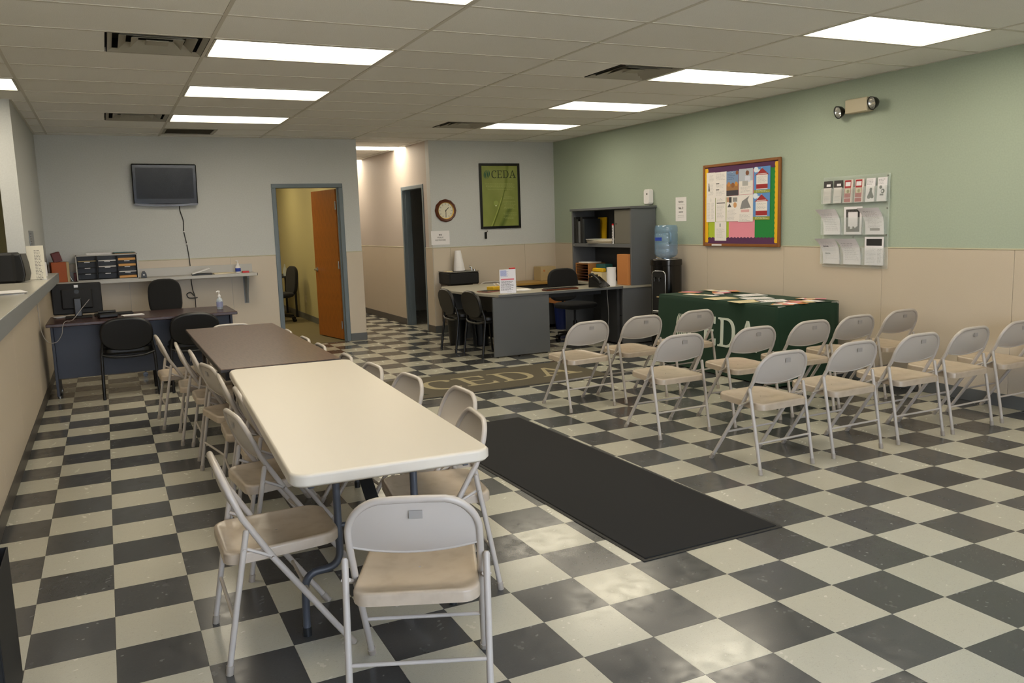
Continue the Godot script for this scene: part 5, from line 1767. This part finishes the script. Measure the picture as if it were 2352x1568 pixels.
# ---------------------------------------------------------------- small goods
func pump_bottle(at: Vector3, label: String, tall: float, body: Material, lab: Material) -> void:
	var o := thing("sanitizer_bottle", label, "bottle", at, 30.0)
	var k := tall / 0.19
	var b := MB.new()
	b.lathe([Vector2(0, 0), Vector2(0.030, 0.0), Vector2(0.033, 0.006), Vector2(0.033, 0.085 * k), Vector2(0.028, 0.105 * k), Vector2(0.014, 0.118 * k), Vector2(0.013, 0.125 * k), Vector2(0, 0.125 * k)], 20)
	part("bottle", b, body, o)
	var l := MB.new()
	l.lathe([Vector2(0.0335, 0.022 * k), Vector2(0.0338, 0.022 * k), Vector2(0.0338, 0.075 * k), Vector2(0.0335, 0.075 * k)], 20)
	part("label", l, lab, o)
	var p := MB.new()
	p.lathe([Vector2(0, 0.125 * k), Vector2(0.015, 0.125 * k), Vector2(0.015, 0.142 * k), Vector2(0.006, 0.150 * k), Vector2(0.0055, 0.180 * k), Vector2(0, 0.180 * k)], 14)
	p.tube(fillet([Vector3(0.008, 0.182 * k, 0), Vector3(-0.022, 0.185 * k, 0), Vector3(-0.032, 0.176 * k, 0)], 0.008), 0.006, 8)
	part("pump", p, M.paper, o)


func flat_stack(called: String, label: String, cat: String, at: Vector3, turn: float, w: float, d: float, n: int, mats: Array, grp := "") -> void:
	var o := thing(called, label, cat, at, turn, grp)
	var rg := RandomNumberGenerator.new()
	rg.seed = hash(label)
	var y := 0.0
	for k in n:
		var b := MB.new()
		b.X = Transform3D(Basis(Vector3.UP, rg.randf_range(-0.08, 0.08)), Vector3(rg.randf_range(-0.008, 0.008), y, rg.randf_range(-0.008, 0.008)))
		b.bb(Vector3(-w / 2, 0, -d / 2), Vector3(w / 2, 0.0035, d / 2))
		part("sheet", b, mats[k % mats.size()], o)
		y += 0.0037


func make_desk_goods() -> void:
	# ---- dark desk
	var m := thing("monitor", "black computer monitor seen from behind on the dark desk", "monitor", Vector3(-0.20, 0.757, -6.08), 2.0)
	part("foot", sbox(Vector3(-0.12, 0.0, -0.11), Vector3(0.12, 0.014, 0.10), 0.005), M.black_matte, m)
	part("neck", sbox(Vector3(-0.035, 0.014, 0.0), Vector3(0.035, 0.20, 0.05), 0.008), M.black_plastic, m)
	var cs := part("case", sbox(Vector3(-0.225, 0.035, -0.055), Vector3(0.225, 0.345, -0.012), 0.010), M.black_matte, m)
	part("rear_bulge", sbox(Vector3(-0.14, 0.09, -0.013), Vector3(0.14, 0.29, 0.012), 0.010), M.black_matte, cs)
	part("asset_label", sbox(Vector3(-0.018, 0.302, -0.0115), Vector3(0.018, 0.328, -0.0105)), M.sticker_white, cs)
	part("round_badge", _disc(Vector3(0, 0.262, 0.0125), 0.022), M.bin_grey, cs)
	part("screen", sbox(Vector3(-0.21, 0.05, -0.0565), Vector3(0.21, 0.33, -0.0552)), M.screen_dark, cs)
	var kb := thing("keyboard", "black keyboard lying behind the monitor stand on the dark desk", "keyboard", Vector3(0.10, 0.757, -6.16), 4.0)
	part("body", sbox(Vector3(-0.16, 0.0, -0.07), Vector3(0.20, 0.02, 0.08), 0.005), M.black_matte, kb)
	var ms := thing("telephone", "low black telephone beside the keyboard on the dark desk", "telephone", Vector3(0.06, 0.757, -5.86), 10.0)
	part("body", sbox(Vector3(-0.09, 0.0, -0.07), Vector3(0.09, 0.045, 0.07), 0.012), M.black_plastic, ms)
	part("handset", stick([Vector3(-0.08, 0.055, -0.02), Vector3(0.08, 0.055, -0.02)], 0.016, 8), M.black_plastic, ms)
	flat_stack("loose_papers", "white papers lying near the monitor on the dark desk", "paper", Vector3(0.285, 0.758, -5.92), 15.0, 0.20, 0.10, 2, [M.paper])
	flat_stack("loose_papers", "white envelope at the counter end of the dark desk", "paper", Vector3(-0.345, 0.758, -6.22), 8.0, 0.16, 0.12, 2, [M.paper])
	pump_bottle(Vector3(1.14, 0.757, -5.94), "clear hand sanitizer pump bottle on the corner of the dark desk", 0.195, M.bottle_clear, mat("label_lilac", Color(0.52, 0.54, 0.66), 0.5))
	var cb := thing("white_cable", "white cable looping off the dark desk to the counter wall", "cable", Vector3(-0.40, 0.76, -5.72))
	part("cable", stick(spline([Vector3(0.31, 0.18, -0.28), Vector3(0.24, 0.10, -0.24), Vector3(0.15, 0.0, -0.10), Vector3(0.10, 0.01, 0.12), Vector3(0.075, -0.02, 0.205), Vector3(0.06, -0.10, 0.22), Vector3(0.01, -0.17, 0.22), Vector3(-0.06, -0.165, 0.22), Vector3(-0.105, -0.06, 0.22), Vector3(-0.115, 0.12, 0.20), Vector3(-0.118, 0.30, 0.19)], 5), 0.0032, 6), M.sticker_grey, cb)
	# ---- wall shelf
	var s := thing("mail_sorter", "grey mail sorter with twelve black slots on the wall shelf", "sorter", Vector3(0.105, 1.0385, BZ + 0.20))
	var W := 0.335
	part("carcass", boxes([[Vector3(-W, 0.0, -0.16), Vector3(-W + 0.012, 0.305, 0.13)], [Vector3(W - 0.012, 0.0, -0.16), Vector3(W, 0.305, 0.13)], [Vector3(-W, 0.293, -0.16), Vector3(W, 0.305, 0.13)], [Vector3(-W, 0.0, -0.16), Vector3(W, 0.012, 0.13)], [Vector3(-W, 0.0, -0.17), Vector3(W, 0.305, -0.16)]], 0.001), M.shelf_laminate, s)
	part("divider", boxes([[Vector3(-0.118, 0.012, -0.16), Vector3(-0.108, 0.293, 0.125)], [Vector3(0.108, 0.012, -0.16), Vector3(0.118, 0.293, 0.125)]]), M.black_matte, s)
	for c in 3:
		for r in 4:
			var x := -0.215 + c * 0.215
			var y := 0.012 + r * 0.070
			part("slot_shelf", sbox(Vector3(x - 0.105, y, -0.15), Vector3(x + 0.105, y + 0.006, 0.122)), M.black_matte, s)
			part("slot_back", sbox(Vector3(x - 0.105, y + 0.006, -0.158), Vector3(x + 0.105, y + 0.069, -0.02)), M.bin_grey, s)
			if r > 0:
				part("label_tab", sbox(Vector3(x - 0.03, y - 0.004, 0.1222), Vector3(x + 0.03, y + 0.004, 0.124)), M.sticker_white, s)
	for q in [[2, 3, "manila"], [2, 2, "manila"], [2, 0, "manila"], [0, 3, "tan_box"], [1, 3, "paper"], [1, 2, "paper"], [2, 1, "paper"]]:
		var x: float = -0.215 + q[0] * 0.215
		var y: float = 0.018 + q[1] * 0.070
		var hh := 0.028 if q[2] == "manila" else 0.010
		var o := thing("file_folder", "%s in the mail sorter, column %s from the counter wall, %s shelf" % [{"manila": "manila folders", "tan_box": "tan envelopes", "paper": "white papers"}[q[2]], ["one", "two", "three"][q[0]], ["lowest", "second", "third", "top"][q[1]]], "folder", Vector3(0.105 + x, 1.0385 + y + 0.0005, BZ + 0.26), 0.0, "papers in the mail sorter")
		part("stack", sbox(Vector3(-0.095, 0.0, -0.075), Vector3(0.095, hh, 0.055), 0.002), M[q[2]], o)
	flat_stack("folder_stack", "teal and tan folders lying on top of the mail sorter", "folder", Vector3(0.30, 1.344, BZ + 0.17), 4.0, 0.23, 0.20, 5, [M.manila, M.manila, M.bin_grey, M.teal, M.teal])
	flat_stack("loose_papers", "white papers heaped on top of the mail sorter", "paper", Vector3(0.03, 1.344, BZ + 0.17), -6.0, 0.27, 0.20, 6, [M.paper])
	var f := thing("magazine_file", "orange magazine file holding a dark red binder, standing on the wall shelf", "file", Vector3(-0.40, 1.0385, BZ + 0.17), 8.0)
	part("box", sbox(Vector3(-0.10, 0.0, -0.12), Vector3(0.055, 0.235, 0.10), 0.002), M.orange, f)
	part("side", sbox(Vector3(0.0555, 0.0, -0.12), Vector3(0.085, 0.235, 0.10), 0.002), M.tan_box, f)
	var rb := MB.new()
	rb.X = Transform3D(Basis(Vector3(0, 0, 1), 0.25), Vector3(0.0, 0.24, 0.02))
	rb.bb(Vector3(-0.06, 0.0, -0.1), Vector3(0.03, 0.115, 0.02), 0.004)
	part("binder", rb, M.dark_red, f)
	var st := thing("stapler", "small clutter of a silver clip and red stapler beside the orange file", "stationery", Vector3(-0.275, 1.0385, BZ + 0.19))
	part("body", sbox(Vector3(0.01, 0.0, -0.02), Vector3(0.04, 0.10, 0.03), 0.004), M.dark_red, st)
	part("wire", stick(spline([Vector3(-0.05, 0.0, 0.03), Vector3(-0.04, 0.07, 0.03), Vector3(-0.055, 0.13, 0.03), Vector3(-0.03, 0.06, 0.04), Vector3(0.0, 0.0, 0.04)], 4), 0.005, 6), M.chrome, st)
	var tp := thing("tape_dispenser", "small black tape dispenser beside the mail sorter", "tape dispenser", Vector3(0.497, 1.0385, BZ + 0.22))
	var tb := MB.new()
	tb.X = Transform3D(Basis(Vector3(1, 0, 0), PI / 2), Vector3(0, 0.0, 0.02))
	tb.plate(PackedVector2Array([Vector2(-0.033, 0.0), Vector2(0.033, 0.0), Vector2(0.030, -0.05), Vector2(0.012, -0.082), Vector2(-0.012, -0.082), Vector2(-0.028, -0.05)]), -0.03, 0.0, 0.003)
	part("body", tb, M.black_plastic, tp)
	part("core", _disc(Vector3(0, 0.038, 0.0212), 0.010), M.paper, tp)
	var dv := thing("document_tray", "white papers propped on a grey device on the wall shelf", "papers", Vector3(1.17, 1.0385, BZ + 0.20), -4.0)
	part("base", sbox(Vector3(-0.12, 0.0, -0.10), Vector3(0.12, 0.018, 0.12), 0.003), M.bin_grey, dv)
	var pb := MB.new()
	pb.X = Transform3D(Basis(Vector3(0, 0, 1), 0.28), Vector3(0, 0.052, 0.0))
	pb.bb(Vector3(-0.12, -0.006, -0.09), Vector3(0.10, 0.008, 0.12), 0.002)
	part("papers", pb, M.paper, dv)
	flat_stack("loose_papers", "thin stack of papers along the wall shelf near the blue bottle", "paper", Vector3(1.44, 1.0385, BZ + 0.17), 2.0, 0.26, 0.20, 3, [M.paper_cream, M.paper])
	pump_bottle(Vector3(1.612, 1.0385, BZ + 0.20), "white pump bottle with a blue label on the wall shelf", 0.16, M.paper, M.ink_blue)
	var rd := thing("red_marker_box", "small red box on the end of the wall shelf", "box", Vector3(1.70, 1.0385, BZ + 0.22))
	part("box", sbox(Vector3(-0.042, 0.0, -0.03), Vector3(0.042, 0.022, 0.03), 0.003), M.red, rd)
	# ---- counter
	var sp := thing("desk_speaker", "chunky black desk machine with a bulging side on the counter", "machine", Vector3(-0.69, 1.1905, -4.98), -6.0)
	part("case", sbox(Vector3(-0.22, 0.0, -0.16), Vector3(0.105, 0.255, 0.14), 0.02), M.black_matte, sp)
	var bl := MB.new()
	bl.X = Transform3D(Basis(Vector3(1, 0, 0), PI / 2), Vector3(0.105, 0.128, 0.12))
	bl.plate(PackedVector2Array([Vector2(-0.01, -0.115), Vector2(0.045, -0.115), Vector2(0.062, -0.03), Vector2(0.07, 0.06), Vector2(0.055, 0.118), Vector2(-0.01, 0.118)]), -0.25, 0.0, 0.01)
	part("side_bulge", bl, M.black_plastic, sp)
	var ss := thing("counter_sign", "tall white paper sign in an acrylic stand behind the black counter machine", "sign", Vector3(-0.475, 1.1905, -5.30), 2.0)
	part("stand", sbox(Vector3(-0.10, 0.0, -0.04), Vector3(0.075, 0.004, 0.04)), M.acrylic, ss)
	var sg := part("sheet", sheet_mesh(0.165, 0.30, 0.002), print_mat("counter_sign_print", print_tex(64, 112, Color(0.84, 0.82, 0.76), [["t", 34, 16, 22, 20, 5, Color(0.45, 0.44, 0.42), 3]])), ss)
	sg.position = Vector3(-0.012, 0.155, 0.0)
	var cd := thing("card_holder", "small card holder with white and grey cards at the end of the counter", "card holder", Vector3(-0.46, 1.1905, -6.0), 5.0)
	part("holder", sbox(Vector3(-0.02, 0.0, -0.03), Vector3(0.03, 0.135, -0.02)), M.paper, cd)
	part("cards", sbox(Vector3(-0.04, 0.0, -0.05), Vector3(-0.021, 0.13, -0.02)), M.ink_grey, cd)
	flat_stack("magazine", "glossy magazines fanned on the counter edge", "magazine", Vector3(-0.545, 1.1905, -3.28), 12.0, 0.22, 0.30, 4, [M.paper, M.ink_grey, M.paper_cream, M.paper])
	# ---- black bin at the foot of the counter
	var bn := thing("waste_bin", "black rectangular waste bin standing against the counter wall", "bin", Vector3(-0.412, 0, 0.255))
	var tub := MB.new()
	for q in [[-0.108, -0.104, -0.205, 0.205], [0.104, 0.108, -0.205, 0.205]]:
		tub.bb(Vector3(q[0], 0.0, q[2]), Vector3(q[1], 0.49, q[3]), 0.001)
	for q in [[-0.205, -0.201], [0.201, 0.205]]:
		tub.bb(Vector3(-0.104, 0.0, q[0]), Vector3(0.104, 0.49, q[1]), 0.001)
	tub.bb(Vector3(-0.104, 0.0, -0.201), Vector3(0.104, 0.008, 0.201))
	part("tub", tub, M.black_matte, bn)
	# ---- grey desk
	var sn := thing("desk_sign", "white sign with red heading in an acrylic stand at the corner of the grey desk", "sign", Vector3(4.325, 0.7425, -5.50), -6.0)
	part("stand", boxes([[Vector3(-0.105, 0.0, -0.05), Vector3(0.105, 0.003, 0.05)], [Vector3(-0.105, 0.003, -0.004), Vector3(0.105, 0.285, -0.002)]]), M.acrylic, sn)
	var sh := part("sheet", sheet_mesh(0.200, 0.280, 0.001), print_mat("desk_sign_print", print_tex(80, 112, Color(0.88, 0.88, 0.92), [["r", 4, 4, 30, 26, Color(0.70, 0.73, 0.88)], ["t", 6, 6, 40, 8, 4, Color(0.45, 0.50, 0.72), 3], ["r", 6, 44, 66, 6, Color(0.85, 0.42, 0.50)], ["t", 6, 56, 66, 9, 5, Color(0.30, 0.30, 0.36), 5], ["t", 36, 106, 36, 1, 4, Color(0.4, 0.4, 0.45), 7]])), sn)
	sh.position = Vector3(0, 0.145, 0.0)
	var sb := thing("spray_bottle", "clear spray bottle with a red trigger on the grey desk", "bottle", Vector3(4.50, 0.7425, -5.72), 20.0)
	var b := MB.new()
	b.lathe([Vector2(0, 0), Vector2(0.040, 0.0), Vector2(0.042, 0.01), Vector2(0.040, 0.11), Vector2(0.028, 0.16), Vector2(0.016, 0.20), Vector2(0.014, 0.235), Vector2(0, 0.235)], 20)
	part("bottle", b, M.bottle_clear, sb)
	part("trigger_head", boxes([[Vector3(-0.055, 0.262, -0.014), Vector3(0.035, 0.288, 0.014)], [Vector3(-0.014, 0.232, -0.014), Vector3(0.016, 0.265, 0.014)], [Vector3(-0.048, 0.225, -0.006), Vector3(-0.038, 0.265, 0.006)]], 0.004), M.red, sb)
	var ti := thing("tissue_box", "yellow tissue box with a white tissue on the grey desk", "tissue box", Vector3(4.42, 0.7425, -6.02), 18.0)
	part("box", sbox(Vector3(-0.115, 0.0, -0.06), Vector3(0.115, 0.052, 0.06), 0.002), M.tissue_yellow, ti)
	var tg := []
	for i in 5:
		var row := []
		for j in 5: row.append(Vector3((j - 2) * 0.022 + sin(i * 1.3) * 0.006, 0.05 + i * 0.010, sin(j * 1.9 + i) * 0.014))
		tg.append(row)
	var tm := MB.new()
	tm.sheet(tg, 0.001)
	part("tissue", tm, M.paper, ti)
	flat_stack("folder_stack", "pink and brown folders lying behind the desk sign", "folder", Vector3(4.27, 0.7425, -5.93), 25.0, 0.24, 0.18, 4, [M.dark_red, M.paper_pink, M.manila, M.bin_grey])
	flat_stack("loose_papers", "white papers spread on the middle of the grey desk", "paper", Vector3(4.66, 0.7425, -5.85), -20.0, 0.22, 0.28, 2, [M.paper])
	var kd := thing("keyboard", "long dark keyboard on the grey bridge worktop", "keyboard", Vector3(5.03, 0.7425, -5.50), 2.0)
	part("body", sbox(Vector3(-0.225, 0.0, -0.07), Vector3(0.225, 0.02, 0.06), 0.005), M.wood_dark, kd)
	var keys := MB.new()
	for r in 4:
		for c in 14: keys.bb(Vector3(-0.21 + c * 0.03, 0.02, -0.058 + r * 0.027), Vector3(-0.184 + c * 0.03, 0.026, -0.036 + r * 0.027))
	part("keys", keys, M.black_matte, kd)
	var ph := thing("telephone", "black desk telephone on the bridge worktop beside the paper towel roll", "telephone", Vector3(5.585, 0.7425, -5.52), 25.0)
	var wd := MB.new()
	wd.X = Transform3D(Basis(Vector3(0, 0, 1), -0.0), Vector3())
	var pr := [Vector3(0, 0.012, 0.10), Vector3(0, 0.125, -0.05), Vector3(0, 0.125, -0.075), Vector3(0, 0.0, -0.075), Vector3(0, 0.0, 0.10)]
	for e in [-1, 1]:
		for k in range(1, 4):
			var of := Vector3(0.11 * e, 0, 0)
			wd.tri(pr[0] + of, pr[k] + of, pr[k + 1] + of, Vector3(e, 0, 0), Vector3(e, 0, 0), Vector3(e, 0, 0))
	for k in 5:
		var q: Vector3 = pr[(k + 1) % 5] - pr[k]
		wd.quad(pr[k] - Vector3(0.11, 0, 0), pr[k] + Vector3(0.11, 0, 0), pr[(k + 1) % 5] + Vector3(0.11, 0, 0), pr[(k + 1) % 5] - Vector3(0.11, 0, 0), Vector3(0, -q.z, q.y).normalized())
	part("base", wd, M.black_plastic, ph)
	part("handset", stick(fillet([Vector3(-0.085, 0.05, 0.085), Vector3(-0.085, 0.10, 0.05), Vector3(-0.085, 0.165, -0.04), Vector3(-0.085, 0.145, -0.075)], 0.03), 0.02, 10), M.black_plastic, ph)
	part("display", sbox(Vector3(-0.02, 0.126, -0.072), Vector3(0.08, 0.150, -0.055), 0.004), M.screen_dark, ph)
	var tw := thing("paper_towel", "upright white paper towel roll beside the telephone", "paper towel", Vector3(5.775, 0.7425, -5.52))
	var tl := MB.new()
	tl.lathe([Vector2(0.0, 0.0), Vector2(0.058, 0.0), Vector2(0.060, 0.06), Vector2(0.056, 0.07), Vector2(0.061, 0.12), Vector2(0.057, 0.19), Vector2(0.060, 0.232), Vector2(0.021, 0.232), Vector2(0.021, 0.16), Vector2(0.0, 0.16)], 24)
	part("roll", tl, M.paper, tw)
	var bx := thing("accordion_file", "tall plain brown card file standing under the hutch shelf", "file", Vector3(6.02, 0.7425, -5.535))
	part("box", sbox(Vector3(-0.055, 0.0, -0.145), Vector3(0.06, 0.385, 0.10), 0.003), M.kraft, bx)
	var og := thing("desk_organizer", "wooden paper organizer with narrow shelves under the hutch", "organizer", Vector3(6.13, 0.7425, -6.60))
	var ob := MB.new()
	ob.bb(Vector3(-0.14, 0.0, -0.17), Vector3(0.13, 0.245, -0.158))
	ob.bb(Vector3(-0.14, 0.0, 0.158), Vector3(0.13, 0.245, 0.17))
	ob.bb(Vector3(0.12, 0.0, -0.158), Vector3(0.13, 0.245, 0.158))
	part("case", ob, M.wood_tan, og)
	for k in 7: part("shelf", sbox(Vector3(-0.138, 0.003 + k * 0.038, -0.157), Vector3(0.119, 0.009 + k * 0.038, 0.157)), M.wood_dark if k < 6 else M.wood_tan, og)
	flat_stack("loose_papers", "papers on top of the wooden desk organizer", "paper", Vector3(6.12, 0.989, -6.60), 3.0, 0.20, 0.26, 3, [M.paper, M.paper_cream])
	var cbx := thing("carton", "cream carton with a coloured lid beside the wooden organizer", "carton", Vector3(6.12, 0.7425, -6.26))
	part("box", sbox(Vector3(-0.11, 0.0, -0.14), Vector3(0.11, 0.135, 0.13), 0.003), M.paper_cream, cbx)
	part("books", sbox(Vector3(-0.02, 0.136, -0.15), Vector3(0.10, 0.235, 0.08), 0.003), M.teal, cbx)
	var yp := thing("wipes_pack", "yellow wipes packet lying on the cream carton", "packet", Vector3(6.045, 0.878, -6.24), 5.0)
	var yb := MB.new()
	yb.plate(rrect(0.07, 0.24, 0.02, 4), 0.0, 0.05, 0.012)
	part("packet", yb, M.yellow, yp)
	# hutch shelf
	var y0 := 1.2580
	for k in 5:
		var o := thing("binder", "%s binder, %s in the row at the open end of the hutch" % [["black", "charcoal", "grey", "black", "charcoal"][k], ["first", "second", "third", "fourth", "fifth"][k]], "binder", Vector3(6.14, y0, -6.805 + k * 0.057), 0.0, "binders in the hutch")
		part("spine", sbox(Vector3(-0.13, 0.0, -0.026), Vector3(0.13, 0.36 - (k % 3) * 0.03, 0.026), 0.004), [M.black_matte, M.black_plastic, M.desk_grey, M.black_matte, M.bin_grey][k], o)
	var yf := thing("yellow_folder", "bright yellow folder standing in the open hutch", "folder", Vector3(6.305, y0, -6.635), -90.0)
	var yfm := MB.new()
	yfm.X = Transform3D(Basis(Vector3(1, 0, 0), -0.05), Vector3())
	yfm.bb(Vector3(-0.165, 0.0, -0.01), Vector3(0.165, 0.345, 0.012), 0.002)
	part("cover", yfm, M.yellow, yf)
	flat_stack("loose_papers", "untidy pile of papers lying in the open hutch", "paper", Vector3(6.08, y0, -6.16), 6.0, 0.17, 0.55, 16, [M.paper, M.paper_cream, M.bin_grey])
	var sp2 := thing("tally_roll", "narrow white spiral-edged pad with a red tip beside the hutch door", "pad", Vector3(6.012, y0, -5.84))
	part("pad", sbox(Vector3(-0.006, 0.0, -0.012), Vector3(0.006, 0.235, 0.012), 0.001), M.paper, sp2)
	part("tip", sbox(Vector3(-0.007, 0.235, -0.013), Vector3(0.007, 0.256, 0.013), 0.002), M.red, sp2)
	var coil := MB.new()
	for k in 11: coil.bb(Vector3(-0.0075, 0.01 + k * 0.02, -0.010), Vector3(-0.006, 0.019 + k * 0.02, 0.008))
	part("marks", coil, M.ink, sp2)
	var af := thing("air_freshener", "white air freshener dispenser on the green wall above the hutch", "dispenser", Vector3(RX - 0.001, 1.838, -5.52), -90.0)
	var afb := MB.new()
	afb.X = Transform3D(Basis(Vector3(1, 0, 0), PI / 2), Vector3(0, 0, 0.0))
	afb.plate(rrect(0.125, 0.19, 0.03, 5), 0.0, 0.075, 0.012)
	part("case", afb, M.paper, af)
	part("sensor", _disc(Vector3(0.018, 0.035, 0.0755), 0.012), M.ink, af)
	# ---- floor goods
	for q in [["black", Vector3(4.18, 0, -6.78), M.black_plastic, 0.135], ["dark blue-grey", Vector3(4.44, 0, -6.62), M.bin_grey, 0.125]]:
		var o := thing("waste_bin", "%s tapered waste bin on the floor under the grey desk" % q[0], "bin", q[1])
		o.add_child(_bin(q[3], 0.38, q[2]))
	var rb2 := thing("waste_bin", "blue recycling bin in the corner behind the office chair", "bin", Vector3(6.06, 0, -7.30))
	rb2.add_child(_bin(0.13, 0.38, M.blue_plastic))
	var bg := thing("carton", "brown cardboard carton on the blue bin in the corner", "carton", Vector3(6.06, 0.385, -7.30))
	part("box", sbox(Vector3(-0.15, 0.0, -0.15), Vector3(0.15, 0.22, 0.15), 0.003), M.kraft, bg)
	var ct := thing("carton", "tan carton on the side table in the corner", "carton", Vector3(6.06, 0.6905, -7.85))
	part("box", sbox(Vector3(-0.12, 0.0, -0.10), Vector3(0.14, 0.21, 0.12), 0.003), M.tan_box, ct)
	part("hand_hole", _disc(Vector3(-0.06, 0.15, 0.1205), 0.016), M.kraft, ct)
	var pc := thing("phone_cord", "thin grey cord hanging from the bridge worktop", "cable", Vector3(5.62, 0.74, -5.39))
	part("cord", stick(spline([Vector3(-0.05, 0.008, -0.03), Vector3(0.0, 0.008, 0.0), Vector3(0.005, -0.10, 0.006), Vector3(0.02, -0.35, 0.006), Vector3(0.0, -0.60, 0.006), Vector3(-0.05, -0.735, 0.006)], 5), 0.004, 6), M.ink_grey, pc)
	# ---- restroom glimpsed through the second doorway
	var wb := thing("waste_bin", "pale bin with a black bag inside the dark doorway", "bin", Vector3(5.45, 0, -9.85))
	wb.add_child(_bin(0.20, 0.42, M.taupe_metal))
	var bag := MB.new()
	bag.lathe([Vector2(0.215, 0.30), Vector2(0.225, 0.40), Vector2(0.21, 0.52), Vector2(0.19, 0.80), Vector2(0.12, 0.86), Vector2(0.0, 0.84)], 18)
	part("bag", bag, M.black_vinyl, wb)
	var bs := thing("basin_counter", "grey washstand with a green bottle inside the dark doorway", "washstand", Vector3(5.95, 0, -10.4))
	part("top", sbox(Vector3(-0.30, 0.84, -0.6), Vector3(0.42, 0.88, 0.6), 0.004), M.desk_grey, bs)
	part("cabinet", sbox(Vector3(-0.22, 0.0, -0.55), Vector3(0.40, 0.84, 0.55), 0.004), M.desk_grey_dark, bs)
	part("bottle", stick([Vector3(-0.1, 0.88, 0.2), Vector3(-0.1, 1.02, 0.2)], 0.04, 12), mat("green_soap", Color(0.05, 0.35, 0.22), 0.4), bs)
	# ---- office table seen past the door
	var ot := thing("office_table", "dark table with small bottles inside the office", "table", Vector3(2.86, 0, -12.35))
	part("top", sbox(Vector3(-0.35, 0.72, -0.5), Vector3(0.30, 0.75, 0.45), 0.004), M.black_matte, ot)
	for sx in [-0.32, 0.27]:
		for sz in [-0.47, 0.42]: part("leg", stick([Vector3(sx, 0, sz), Vector3(sx, 0.72, sz)], 0.02, 8), M.black_matte, ot)
	var bt := thing("small_bottle", "small clear bottle on the dark office table", "bottle", Vector3(2.98, 0.7505, -12.0))
	part("bottle", stick([Vector3(0, 0, 0), Vector3(0, 0.13, 0), Vector3(0, 0.17, 0), Vector3(0, 0.21, 0)], [0.035, 0.035, 0.013, 0.013], 12), M.bottle_clear, bt)
	var ol := thing("wall_outlet", "cream wall outlet inside the office near the floor", "outlet", Vector3(HL - 0.124, 0.36, -11.35), -90.0)
	part("plate", sbox(Vector3(-0.035, -0.057, 0.0), Vector3(0.035, 0.057, 0.006), 0.002), M.cream_plastic, ol)


func _disc(c: Vector3, r: float) -> MB:
	var b := MB.new()
	b.tube([c - Vector3(0, 0, 0.001), c], r, 16)
	return b


func _bin(r: float, h: float, m: Material) -> MeshInstance3D:
	var b := MB.new()
	b.lathe([Vector2(0, 0.0), Vector2(r * 0.80, 0.0), Vector2(r, h), Vector2(r + 0.008, h), Vector2(r + 0.008, h - 0.02), Vector2(r - 0.003, h - 0.022), Vector2(r - 0.004, h - 0.002), Vector2(r * 0.8 - 0.004, 0.006), Vector2(0, 0.006)], 28)
	var o := MeshInstance3D.new()
	o.mesh = b.done(m)
	o.name = "tub"
	return o


func make_table_leaflets() -> void:
	# spread over the green cloth
	var rg := RandomNumberGenerator.new()
	rg.seed = 21
	var y := 0.7447
	var rows := [
		["in the fan near the water cooler", "paper_pink", 10, -4.06, -3.58, 5.68, 6.22, 0.10, 0.21],
		["in the pile near the folding chairs", "tan_box", 9, -2.62, -2.40, 5.62, 6.18, 0.09, 0.20]]
	var tints := ["paper_pink", "paper", "manila", "paper_cream", "kraft", "paper_pink", "paper"]
	var tone := {"paper_pink": "pink", "paper": "white", "manila": "orange", "paper_cream": "cream", "kraft": "brown"}
	for e in rows:
		for k in e[2]:
			var x: float = lerpf(e[5], e[6], (k + 0.5) / e[2]) + rg.randf_range(-0.02, 0.02)
			var z: float = rg.randf_range(e[3], e[4])
			var sh: String = tints[(k * 3 + int(e[2])) % 7]
			var pc: String = tints[(k * 2 + 1) % 7]
			var o := thing("leaflet", "%s leaflet with a %s picture, %s" % [tone[sh], tone[pc], e[0]], "leaflet", Vector3(x, y + k * 0.0016, z), rg.randf_range(-40, 40), "leaflets on the green table")
			part("sheet", sbox(Vector3(-e[7] / 2, 0, -e[8] / 2), Vector3(e[7] / 2, 0.0012, e[8] / 2)), M[sh], o)
			part("picture", sbox(Vector3(-e[7] / 2 + 0.012, 0.0012, -e[8] / 2 + 0.02), Vector3(e[7] / 2 - 0.012, 0.00145, 0.0)), M[pc], o)
	var pages := [["white form lying on the wall side of the green table", 6.08, -3.34, 78.0, "paper"], ["white form in the middle of the green table", 5.90, -3.05, 72.0, "paper"], ["large white sheet beside the small leaflets on the green table", 5.82, -2.75, 65.0, "paper"], ["pale green sheet near the lettered edge of the green table", 5.64, -3.28, 84.0, "paper_cream"], ["cream sheet at the lettered edge of the green table", 5.60, -2.86, 80.0, "paper_cream"]]
	for k in pages.size():
		var p: Array = pages[k]
		var o := thing("printed_sheet", p[0], "paper", Vector3(p[1], y + 0.0003, p[2]), p[3])
		part("sheet", sbox(Vector3(-0.108, 0, -0.14), Vector3(0.108, 0.002, 0.14)), M[p[4]], o)
		var tl := MB.new()
		for r in 9: tl.bb(Vector3(-0.08, 0.002, -0.11 + r * 0.024), Vector3(0.05 + (r % 3) * 0.014, 0.0022, -0.106 + r * 0.024))
		part("type", tl, M.ink_grey, o)


# ---------------------------------------------------------------- everything
func _ready() -> void:
	make_view()
	make_materials()
	make_floor()
	make_ceiling()
	make_walls()
	make_office_door()
	make_ceiling_things()
	make_tables()
	make_dark_desk()
	make_counter()
	make_grey_desk()
	make_green_table()
	make_mats()
	make_chairs()
	make_black_chairs()
	make_television()
	make_clock()
	make_poster()
	make_signs()
	make_board()
	make_rack()
	make_emergency_light()
	make_fountain()
	make_cooler()
	make_desk_goods()
	make_table_leaflets()
